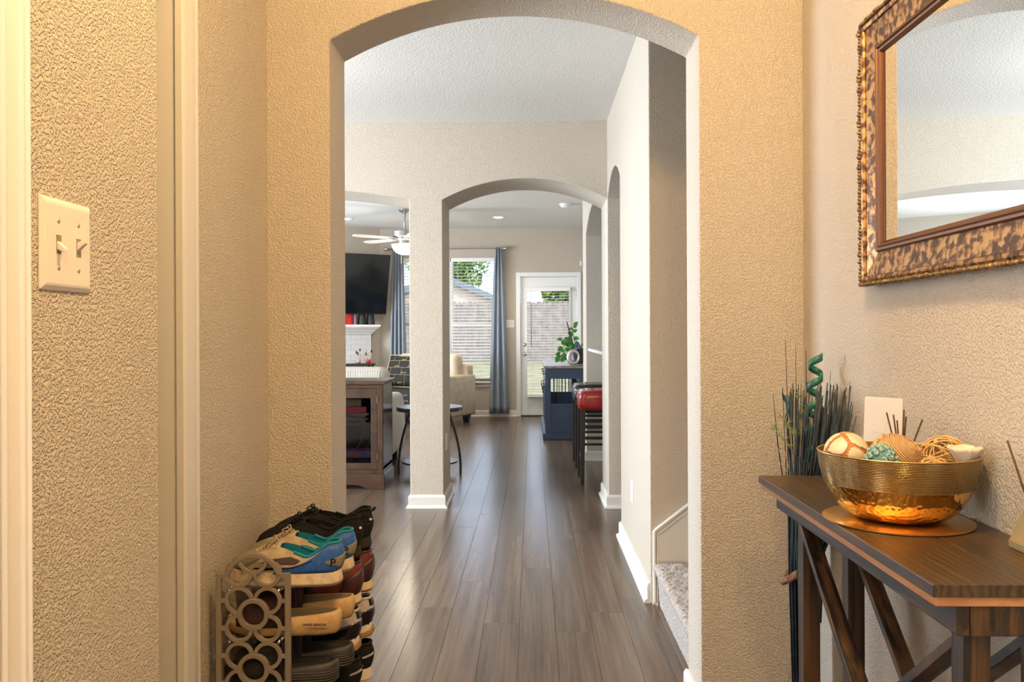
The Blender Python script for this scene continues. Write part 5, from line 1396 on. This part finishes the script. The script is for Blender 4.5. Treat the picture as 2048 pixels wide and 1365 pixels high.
# black and gold pillow and throw on the chair
M['black_cloth'] = mat('black_cloth', (.010, .011, .012), .8); M['gold_print'] = mat('gold_print', (.55, .40, .16), .5)
def pillow(label, c, ux, uz, w_, h_, th, name='throw_pillow'):
    """puffed square: c centre, ux width dir, uz height dir"""
    ux = Vector(ux).normalized(); uz = Vector(uz).normalized(); nz_ = ux.cross(uz); c = Vector(c); n = 14; t = thing(name, label, 'pillow', c)
    vs = []; fs = []
    def edge(u): return 1 - .06 * (math.cos(u * PI) ) ** 2 * 0
    for sgn in (1, -1):
        for i in range(n + 1):
            for j in range(n + 1):
                u, v = i / n * 2 - 1, j / n * 2 - 1; k = max(0, (1 - u ** 4) * (1 - v ** 4)) ** .5
                pin = 1 - .07 * (1 - abs(v) ** 2) * abs(u) ** 6; pin2 = 1 - .07 * (1 - abs(u) ** 2) * abs(v) ** 6
                vs.append(c + ux * (u * w_ / 2 * pin) + uz * (v * h_ / 2 * pin2) + nz_ * (sgn * th / 2 * k))
    N = (n + 1) ** 2
    for s in (0, 1):
        for i in range(n):
            for j in range(n): q = [s * N + i * (n + 1) + j, s * N + i * (n + 1) + j + 1, s * N + (i + 1) * (n + 1) + j + 1, s * N + (i + 1) * (n + 1) + j]; fs.append(q if s == 0 else q[::-1])
    MB().add(vs, fs).build('cover', M['black_cloth'], t, smooth=True)
    def Q(u, v, off=.004):
        k = max(0, (1 - u ** 4) * (1 - v ** 4)) ** .5; p = c + ux * (u * w_ / 2) + uz * (v * h_ / 2)
        return p, nz_ * (th / 2 * k + off)
    front = 1 if nz_.dot(Vector((.1, -1, 0))) > 0 else -1
    def F(u, v): p, o = Q(u, v); return p + o * front
    MB().tube([F(u, v) for u, v in [(-1 + .2 * i, 1) for i in range(10)] + [(1, 1 - .2 * i) for i in range(10)] + [(1 - .2 * i, -1) for i in range(10)] + [(-1, -1 + .2 * i) for i in range(10)]], .006, 6, closed=True).build('piping', M['gold_print'], t, smooth=True)
    rows = [.55, .12, -.33]
    for v in rows: MB().tube([F(-.97 + 1.94 * i / 10, v) for i in range(11)], .0022, 4).build('gold_line', M['gold_print'], t)
    for k, (u, v0, v1) in enumerate(((-.45, .55, .97), (.35, .55, .97), (-.05, .12, .55), (.62, .12, .55), (-.55, -.33, .12), (.2, -.33, .12), (-.2, -.97, -.33), (.5, -.97, -.33))):
        MB().tube([F(u, lerp(v0, v1, i / 5)) for i in range(6)], .0022, 4).build('gold_line', M['gold_print'], t)
    rs = random.Random(9)
    for (u0, v0) in ((-.35, .2), (.05, .62), (.2, -.2), (.55, .2), (-.5, -.75), (.0, -.8)):
        MB().tube([F(min(.95, u0 + .035 * i), v0 + .07 * math.sin(i * 2.1 + u0 * 9) + .03 * math.sin(i * 5)) for i in range(11)], .0045, 5).build('gold_scrawl', M['gold_print'], t, sub=1)
    return t
rx = CHR.to_3x3() @ Vector((1, 0, 0)); ry = CHR.to_3x3() @ Vector((0, 1, 0))
pillow('black pillow with gold lines and script on the cream armchair', CP(-.88, .30, .705), rx, Vector((0, 0, 1)) * .93 + ry * .36, .48, .46, .15)
# throw spread over the seat front
vs = []; fs = []; n, m = 20, 22
path = [(.42, .472), (.30, .474), (.15, .474), (.02, .470), (-.022, .44), (-.030, .36), (-.034, .28), (-.036, .20), (-.038, .12)]
for j, (y, z) in enumerate(path):
    for i in range(n + 1): vs.append(CP(-AW + .22 + (AW - .44) * i / n, y - .008 * math.sin(i * 1.3) * (1 if z < .46 else 0), z + (.005 * math.sin(i * .9 + j) if z > .46 else 0)))
for j in range(len(path) - 1):
    for i in range(n): fs.append((j * (n + 1) + i, j * (n + 1) + i + 1, (j + 1) * (n + 1) + i + 1, (j + 1) * (n + 1) + i))
t = thing('throw_blanket', 'black throw with gold script hanging over the armchair seat', 'blanket', CP(-.5, .1, .47))
MB().add(vs, fs).build('cloth', M['black_cloth'], t, smooth=True, solid=.006)
for k in range(4):
    MB().tube([CP(-AW + .30 + .035 * i + .02 * k, -.048, .40 - .075 * k + .02 * math.sin(i * 2.2 + k)) for i in range(11)], .0045, 5).build('gold_scrawl', M['gold_print'], t, sub=1)

# round side table
M['black_metal'] = mat('black_metal', (.02, .022, .026), .4, .3); M['table_top'] = mat('slate_top', (.035, .04, .05), .25)
TX, TY = -.893, 7.10
t = thing('round_side_table', 'round black side table with curved legs behind the pillar', 'side table', (TX, TY, 0))
MB().lathe([(.001, .548), (.275, .548), (.286, .552), (.287, .578), (.282, .584), (.001, .584)], (TX, TY, 0), 48).build('top', M['table_top'], t, auto=35)
MB().lathe([(.001, .098), (.235, .098), (.240, .100), (.240, .110), (.236, .113), (.001, .113)], (TX, TY, 0), 48).build('lower_shelf', M['table_top'], t, auto=35)
for k in range(4):
    a = PI / 4 + k * PI / 2 - .78 + (.0 if k % 2 else 0); d = Vector((math.cos(a), math.sin(a), 0)); pts = []
    for i in range(11):
        s = i / 10; z = .548 * (1 - s); r = .165 + .105 * math.sin(s * PI * .55)
        pts.append(Vector((TX, TY, z)) + d * r)
    sd = Vector((-d.y, d.x, 0)); rs_ = [[p + d * .008 + sd * .022, p + d * .010 - sd * .022, p - d * .010 - sd * .022, p - d * .010 + sd * .022] for p in pts]
    MB().loft(rs_).build('leg', M['black_metal'], t, bevel=.002)

# =================================================================== bar, stools, crate, plant
t = thing('bar_counter', 'white bar ledge in the arched opening above the stools', 'counter', (.76, 7.0, 1.025))
MB().box(.532, 1.05, YB1 + .002, 7.818, 1.044, 1.070).build('slab', M['white'], t, bevel=.005)
MB().box(.80, 1.03, YB1 + .002, 7.818, 1.025, 1.044).build('support_rail', M['white'], t)
M['red_leather'] = mat('red_leather', (.36, .012, .014), .22, coat=.3); M['black_leather'] = mat('black_leather', (.012, .013, .016), .25, coat=.3); M['espresso'] = mat('espresso_wood', (.010, .009, .010), .35)
def stool(label, y0, y1, m_):
    x0, x1 = .375, .800; t = thing('bar_stool', label, 'bar stool', ((x0 + x1) / 2, (y0 + y1) / 2, 0), 'bar stools')
    # puffed seat with rounded sides
    n = 12; vs = []; fs = []
    cx_, cy_ = (x0 + x1) / 2, (y0 + y1) / 2; hx, hy = (x1 - x0) / 2 + .004, (y1 - y0) / 2 + .004
    rings = []
    for (k, z) in ((.93, .600), (.985, .605), (1.0, .64), (1.0, .695), (.975, .728), (.90, .745), (.70, .752), (.40, .749), (.03, .744)):
        r = []
        for i in range(40):
            a = 2 * PI * i / 40; c, s = math.cos(a), math.sin(a); e = .28
            r.append((cx_ + hx * k * math.copysign(abs(c) ** e, c), cy_ + hy * k * math.copysign(abs(s) ** e, s), z))
        rings.append(r)
    st = MB().loft(rings).build('seat', m_, t, smooth=True)
    for a in (-.09, .09):
        for b in (-.09, .09): MB().sphere((cx_ + a, cy_ + b, .751), .010, 10, 6, (1, 1, .5)).build('button', m_, st, smooth=True)
    MB().tube([(cx_ + (hx + .001) * math.copysign(abs(math.cos(a)) ** .28, math.cos(a)), cy_ + (hy + .001) * math.copysign(abs(math.sin(a)) ** .28, math.sin(a)), .688) for a in [2 * PI * i / 64 for i in range(64)]], .003, 5, closed=True).build('piping', m_, st, smooth=True)
    lw = .021
    def leg(x, y, dx, dy): MB().loft([[(x + dx + a * lw * .75, y + dy + b * lw * .75, 0) for a, b in ((-1, -1), (1, -1), (1, 1), (-1, 1))], [(x + a * lw, y + b * lw, .602) for a, b in ((-1, -1), (1, -1), (1, 1), (-1, 1))]]).build('leg', M['espresso'], t, bevel=.002)
    for x, dx in ((x0 + .032, -.010), (x1 - .032, .010)):
        for y, dy in ((y0 + .030, -.012), (y1 - .030, .012)): leg(x, y, dx, dy)
    for z in (.515, .465, .375, .32):
        for y, dy in ((y0 + .030, -.012), (y1 - .030, .012)):
            k = 1 - z / .602; MB().box(x0 + .030 - .01 * k, x1 - .030 + .01 * k, y + dy * k - .008, y + dy * k + .008, z - .009, z + .009).build('rung', M['espresso'], t, bevel=.001)
    for z in (.20,):
        for x, dx in ((x0 + .032, -.010), (x1 - .032, .010)):
            k = 1 - z / .602; MB().box(x + dx * k - .008, x + dx * k + .008, y0 + .03, y1 - .03, z - .009, z + .009).build('stretcher', M['nickel2'] if x < .5 else M['espresso'], t, bevel=.001)
stool('bar stool with a red leather seat nearest the arch', 6.565, 6.985, M['red_leather'])
stool('bar stool with a black leather seat behind the red one', 7.385, 7.805, M['black_leather'])

# navy dog-crate sideboard
M['navy'] = mat('navy_paint', (.020, .042, .085), .38); M['navy2'] = mat('navy_gloss', (.03, .055, .10), .18); M['crate_top'] = wood('weathered_top', (.16, .13, .12), (.30, .25, .23), (30, 3, 30), .3, .8, .05)
kx0, kx1, ky0, ky1 = .165, .585, 9.335, 11.30
t = thing('crate_sideboard', 'long navy dog-crate sideboard with barred ends in front of the glazed door', 'sideboard', ((kx0 + kx1) / 2, (ky0 + ky1) / 2, 0))
MB().box(kx0 - .03, kx1 + .012, ky0 - .02, ky1 + .02, .815, .842).build('top', M['crate_top'], t, bevel=.003)
MB().box(kx0 - .045, kx1 + .01, ky0 - .018, ky1 + .015, 0, .075).build('base', M['navy'], t, bevel=.008)
for yy, nm in ((ky0, 'end_panel'), (ky1 - .025, 'end_panel')):
    ep = gridwall([kx0, kx0 + .045, kx1 - .045, kx1], [.075, .155, .385, .41, .695, .815], {(1, 1), (1, 3)}, 'y', yy, yy + .025).build(nm, M['navy'], t, bevel=.002)
    MB().box(kx0 + .044, kx1 - .044, yy + .006, yy + .014, .154, .386).build('lower_infill', M['navy'], ep)
    for i in range(7):
        x = lerp(kx0 + .045, kx1 - .045, (i + 1) / 8); MB().tube([(x, yy + .012, .40), (x, yy + .012, .70)], .0045, 8).build('bar', M['espresso'], ep, smooth=True)
# long sides: posts, rails, bars; near-left side has doors and drawers
for xx in (kx0, kx1 - .022):
    ys = [ky0 + .025, ky0 + .06, ky0 + .62, ky0 + .68, ky0 + 1.26, ky0 + 1.32, ky1 - .085, ky1 - .025]
    sd_ = gridwall(ys, [.075, .12, .61, .66, .815], {(1, 1), (3, 1), (5, 1), }, 'x', xx, xx + .022).build('side_frame', M['navy'], t, bevel=.002)
    for j in (1, 3, 5):
        for i in range(6):
            y = lerp(ys[j], ys[j + 1], (i + 1) / 7); MB().tube([(xx + .011, y, .115), (xx + .011, y, .615)], .0045, 6).build('bar', M['espresso'], sd_, smooth=True)
for k in range(3):
    ya = ky0 + .05 + k * .63
    dw = MB().box(kx0 - .016, kx0 - .001, ya, ya + .56, .675, .800).build('drawer', M['navy2'], t, bevel=.003)
    MB().tube([(kx0 - .018, ya + .20, .74), (kx0 - .040, ya + .20, .74), (kx0 - .040, ya + .36, .74), (kx0 - .018, ya + .36, .74)], .006, 6).build('handle', M['black_metal'], dw)
    dd_ = gridwall([ya, ya + .045, ya + .515, ya + .56], [.085, .13, .60, .655], {(1, 1)}, 'x', kx0 - .018, kx0 - .001).build('crate_door', M['navy2'], t, bevel=.003)
    MB().tube([(kx0 - .020, ya + .03, .60), (kx0 - .045, ya + .03, .60), (kx0 - .045, ya + .03, .53), (kx0 - .020, ya + .03, .53)], .006, 6).build('latch', M['black_metal'], dd_)
# ring vase and flower pot on the sideboard
M['silver'] = mat('hammered_silver', (.55, .54, .52), .35, .8, bump=(120, .3, .003)); M['inner_cream'] = mat('ring_inner', (.62, .58, .45), .4)
t = thing('ring_vase', 'silver ring-shaped vase at the sideboard\'s near end', 'vase', (.478, 9.46, .842))
c = Vector((.478, 9.46, .842 + .094)); rs_ = []
for i in range(48):
    a = 2 * PI * i / 48; d = Vector((math.cos(a), 0, math.sin(a) * 1.18)); rr = .058; th = .020 + .006 * math.cos(a - PI)
    ring_ = []
    for k in range(10):
        b = 2 * PI * k / 10; ring_.append(c + d * (rr + th * math.cos(b)) + Vector((0, .030 * math.sin(b), 0)))
    rs_.append(ring_)
rs_.append(rs_[0]); MB().loft(rs_, cap0=False, cap1=False).build('ring', M['silver'], t, smooth=True)
rs_ = [[c + Vector((math.cos(2 * PI * i / 48), 0, math.sin(2 * PI * i / 48) * 1.18)) * .0405 + Vector((0, yy, 0)) for i in range(48)] for yy in (-.022, .022)]
MB().loft(rs_, cap0=False, cap1=False).build('inner_band', M['inner_cream'], t, smooth=True)
MB().box(.440, .516, 9.435, 9.485, .8425, .850).build('foot', M['silver'], t, bevel=.003)
PX, PY = .548, 9.66
t = thing('potted_plant', 'green trailing plant with a blue flower in a dark pot on the sideboard', 'potted plant', (PX, PY, .842))
M['pot'] = mat('dark_pot', (.05, .055, .075), .35, .3); M['leaf'] = mat('pothos_leaf', (.035, .17, .025), .4, var=(25, (.09, .30, .05), .4, .7)); M['vstem'] = mat('vine_stem', (.10, .20, .05), .6); M['bark'] = mat('moss_pole', (.06, .035, .03), .8); M['violet'] = mat('violet_petal', (.10, .09, .42), .5)
MB().lathe([(.085, .8425), (.088, .850), (.060, .853)], (PX, PY, 0), 32).build('saucer', M['silver'], t, smooth=True)
MB().lathe([(.045, .851), (.050, .855), (.075, 1.020), (.080, 1.025), (.080, 1.042), (.073, 1.042), (.068, 1.01), (.001, 1.01)], (PX, PY, 0), 32).build('pot', M['pot'], t, auto=40)
MB().tube([(PX - .05, PY, 1.01), (PX - .10, PY - .01, 1.20), (PX - .138, PY - .01, 1.35)], [.010, .010, .006], 8).build('support_stake', M['bark'], t, smooth=True)
rs = random.Random(15)
def leaf(base, tip, w_, par):
    base = Vector(base); tip = Vector(tip); d = tip - base; L_ = d.length; d.normalize(); s = d.cross(Vector((.15, -1, .25))).normalized(); nn_ = s.cross(d); vs = []; fs = []
    prof = [(0, .10), (.12, .75), (.32, 1.0), (.58, .82), (.82, .42), (1, .02)]
    for u, k in prof:
        for v in (-1, 0, 1): vs.append(base + d * (L_ * u) + s * (v * k * w_) + nn_ * (-.25 * w_ * k * (1 - abs(v)) - .15 * L_ * u * u))
    for i in range(len(prof) - 1):
        for j in (0, 1): fs.append((i * 3 + j, i * 3 + j + 1, i * 3 + j + 4, i * 3 + j + 3))
    MB().add(vs, fs).build('leaf', M['leaf'], par, smooth=True)
vines = [[(PX - .03, PY, 1.03), (PX - .10, PY - .03, 1.10), (PX - .17, PY - .06, 1.08), (PX - .22, PY - .07, .98), (PX - .235, PY - .08, .93)],
         [(PX - .02, PY, 1.03), (PX - .06, PY, 1.16), (PX - .07, PY, 1.26), (PX - .05, PY, 1.31)],
         [(PX - .03, PY - .02, 1.03), (PX - .12, PY - .05, 1.13), (PX - .20, PY - .05, 1.15)],
         [(PX - .04, PY - .03, 1.03), (PX - .10, PY - .06, 1.02), (PX - .15, PY - .08, .95), (PX - .17, PY - .08, .93)],
         [(PX + .01, PY, 1.03), (PX + .05, PY - .02, 1.08), (PX + .085, PY - .02, 1.12)]]
for vi, v in enumerate(vines):
    st = MB().tube(v, .0035, 6).build('vine', M['vstem'], t, smooth=True)
    n_ = (13, 8, 10, 9, 3)[vi]
    for k in range(n_):
        u = (k + .6) / n_ * (len(v) - 1); i = min(int(u), len(v) - 2); p = Vector(v[i]).lerp(Vector(v[i + 1]), u - i)
        L_ = rs.uniform(.045, .078) * (.5 if vi == 4 else 1); dv = Vector((rs.uniform(-1, .8), rs.uniform(-.5, .2), rs.uniform(-.7, .6))).normalized() * L_
        tp = p + dv; tp.z = max(tp.z, .862)
        leaf(p, tp, L_ * rs.uniform(.36, .48), st)
for k in range(14):
    a = 2 * PI * k / 7; d = Vector((math.cos(a), -.25, math.sin(a))) * (.030 if k < 7 else .016); c = Vector((PX - .02, PY - .055, 1.065)); s = Vector((-math.sin(a), 0, math.cos(a)))
    vs = [c, c + d * .5 + s * .012, c + d, c + d * .5 - s * .012]; MB().add(vs, [(0, 1, 2, 3)]).build('petal', M['violet'], t, solid=.001)

# =================================================================== the yard behind the house
M['grass'] = mat('lawn', (.17, .17, .075), .9, var=(3, (.28, .24, .13), .4, .7), bump=(60, .6, .02))
xs = [-15 + i * 3 for i in range(11)]; vs = []; fs = []
for j, y in enumerate((12.2, 14, 16, 18, 20, 22, 24, 30, 60)):
    for x in xs: vs.append((x, y, -.06 + max(0, min(y, 23) - 13) * .058))
nx = len(xs)
for j in range(8):
    for i in range(nx - 1): fs.append((j * nx + i, j * nx + i + 1, (j + 1) * nx + i + 1, (j + 1) * nx + i))
o = struct(MB().add(vs, fs).build('ground', M['grass'])); o['label'] = 'dry lawn rising towards the fence'
o = struct(MB().box(-3.5, 2.2, 12.16, 14.2, -.10, -.045).build('patio_slab', mat('concrete', (.46, .44, .40), .9)))
M['fence'] = mat('weathered_cedar', (.20, .165, .145), .85, var=(6, (.31, .27, .24), .35, .7)); M['fence2'] = mat('fence_rail', (.16, .11, .085), .85)
t = thing('garden_fence', 'weathered wooden picket fence behind the lawn', 'fence', (-1, 22, .46))
pk = MB().prism([(0, 0), (.1424, 0), (.1424, 1.53), (.119, 1.57), (.023, 1.57), (0, 1.53)], 'y', 0, .018).mesh('picket', M['fence'])
for i in range(58):
    x = -4.6 + i * .143 + .001
    o = bpy.data.objects.new('picket', pk); COL.objects.link(o); o.parent = t; o.location = (x + 1, -.02 * (i % 2), .5 - .46 + .012 * math.sin(i * 2.3))
for z in (.72, 1.35, 1.9): MB().box(-4.6, 3.7, 22.02, 22.06, z, z + .09).build('rail', M['fence2'], t)
for k in range(5): MB().box(-4.6 + k * 2.05, -4.5 + k * 2.05, 22.06, 22.16, .4, 2.1).build('post', M['fence2'], t)
# neighbour's house: pale wall under a grey roof slope
M['stucco'] = mat('peach_stucco', (.66, .54, .46), .9); M['shingle'] = mat('grey_shingle', (.16, .19, .22), .85, bump=(20, .5, .02))
t = thing('neighbour_house', 'pale neighbouring house with grey roof beyond the fence', 'house', (-3.5, 34, .5))
MB().prism([(-7.5, .4), (-1.55, .4), (-1.55, 2.52), (-3.55, 3.36), (-7.5, 2.0)], 'y', 33.0, 40).build('wall', M['stucco'], t)
MB().prism([(-1.25, 2.40), (-1.25, 2.66), (-3.55, 3.64), (-7.8, 2.2), (-7.8, 1.9), (-3.55, 3.37)], 'y', 32.6, 40.5).build('roof', M['shingle'], t)
wn = MB().box(-4.9, -4.1, 32.96, 33.02, 1.7, 2.5).build('window', M['white'], t); MB().box(-4.83, -4.17, 32.94, 32.97, 1.77, 2.43).build('pane', mat('dark_pane', (.05, .06, .07), .1), wn)
# trees
M['foliage'] = mat('tree_leaf', (.10, .20, .035), .7, var=(2, (.20, .32, .07), .35, .7)); M['trunk'] = mat('tree_bark', (.10, .075, .05), .9)
def tree(label, x, y, zc, rx_, rz_, n, seed, base=.5):
    t = thing('garden_tree', label, 'tree', (x, y, base)); rs = random.Random(seed)
    MB().tube([(x, y, base), (x + .1, y, base + (zc - base) * .6), (x, y, zc)], [.16, .12, .06], 8).build('trunk', M['trunk'], t, smooth=True)
    vs = []; fs = []
    for k in range(n):
        d = Vector((rs.gauss(0, 1), rs.gauss(0, 1), rs.gauss(0, 1))).normalized() * (rs.random() ** .4)
        lump = 1 + .25 * math.sin(d.x * 6 + seed) * math.cos(d.z * 5)
        c = Vector((x + d.x * rx_ * lump, y + d.y * rx_ * lump, zc + d.z * rz_ * lump)); a = Vector((rs.gauss(0, 1), rs.gauss(0, 1), rs.gauss(0, 1))).normalized(); u = a.orthogonal().normalized(); v = a.cross(u); L_ = rs.uniform(.09, .2)
        i = len(vs); vs += [c - u * L_, c + v * L_ * .45, c + u * L_, c - v * L_ * .45]; fs.append((i, i + 1, i + 2, i + 3))
    stuff(MB().add(vs, fs).build('foliage', M['foliage'], t, weld=False))
tree('broad green tree behind the neighbouring house, seen through the window', -4.4, 43.5, 4.9, 1.9, 1.6, 5200, 1)
tree('smaller green tree leaning over the fence, seen through the door', 1.15, 25.5, 2.85, .9, .9, 2200, 2)

# ------------------------------------------------------------------ foyer lamp and added fill lamps above the frame
WARM = (1.0, .66, .30)
def dome_lamp(name, label, loc, energy, color, r=.16):
    t = thing(name, label, 'ceiling lamp', loc)
    x, y, z = loc
    MB().lathe([(r * .9, -.025), (r * .9, 0)], (x, y, z), 28).build('base', M['nickel'], t, auto=40)
    MB().lathe([(r * 1.0, -.025), (r * .98, -.06), (r * .8, -.10), (r * .45, -.125), (.001, -.135)], (x, y, z), 28).build('shade', mat('opal_' + name, (.9, .86, .8), .4, emit=(color, 2.0)), t, smooth=True)
    lamp(name + '_light', 'POINT', (x, y, z - .24), energy, color, radius=.10)
    return t
M['nickel'] = mat('brushed_nickel', (.55, .53, .50), .3, 1.0)
dome_lamp('foyer_lamp', 'round opal ceiling lamp over the foyer', (.12, 1.05, 2.755), 74, WARM)
dome_lamp('entry_fill', 'added round opal fill lamp behind the viewer by the entry', (.22, -.45, 2.755), 50, WARM)  # unseen second foyer lamp, added to flatten and brighten the light
dome_lamp('hall_fill', 'added round opal fill lamp over the dining side of the hall', (-1.6, 4.2, 2.685), 16, (1, .95, .88))  # unseen lamp added to lift the hall brightness
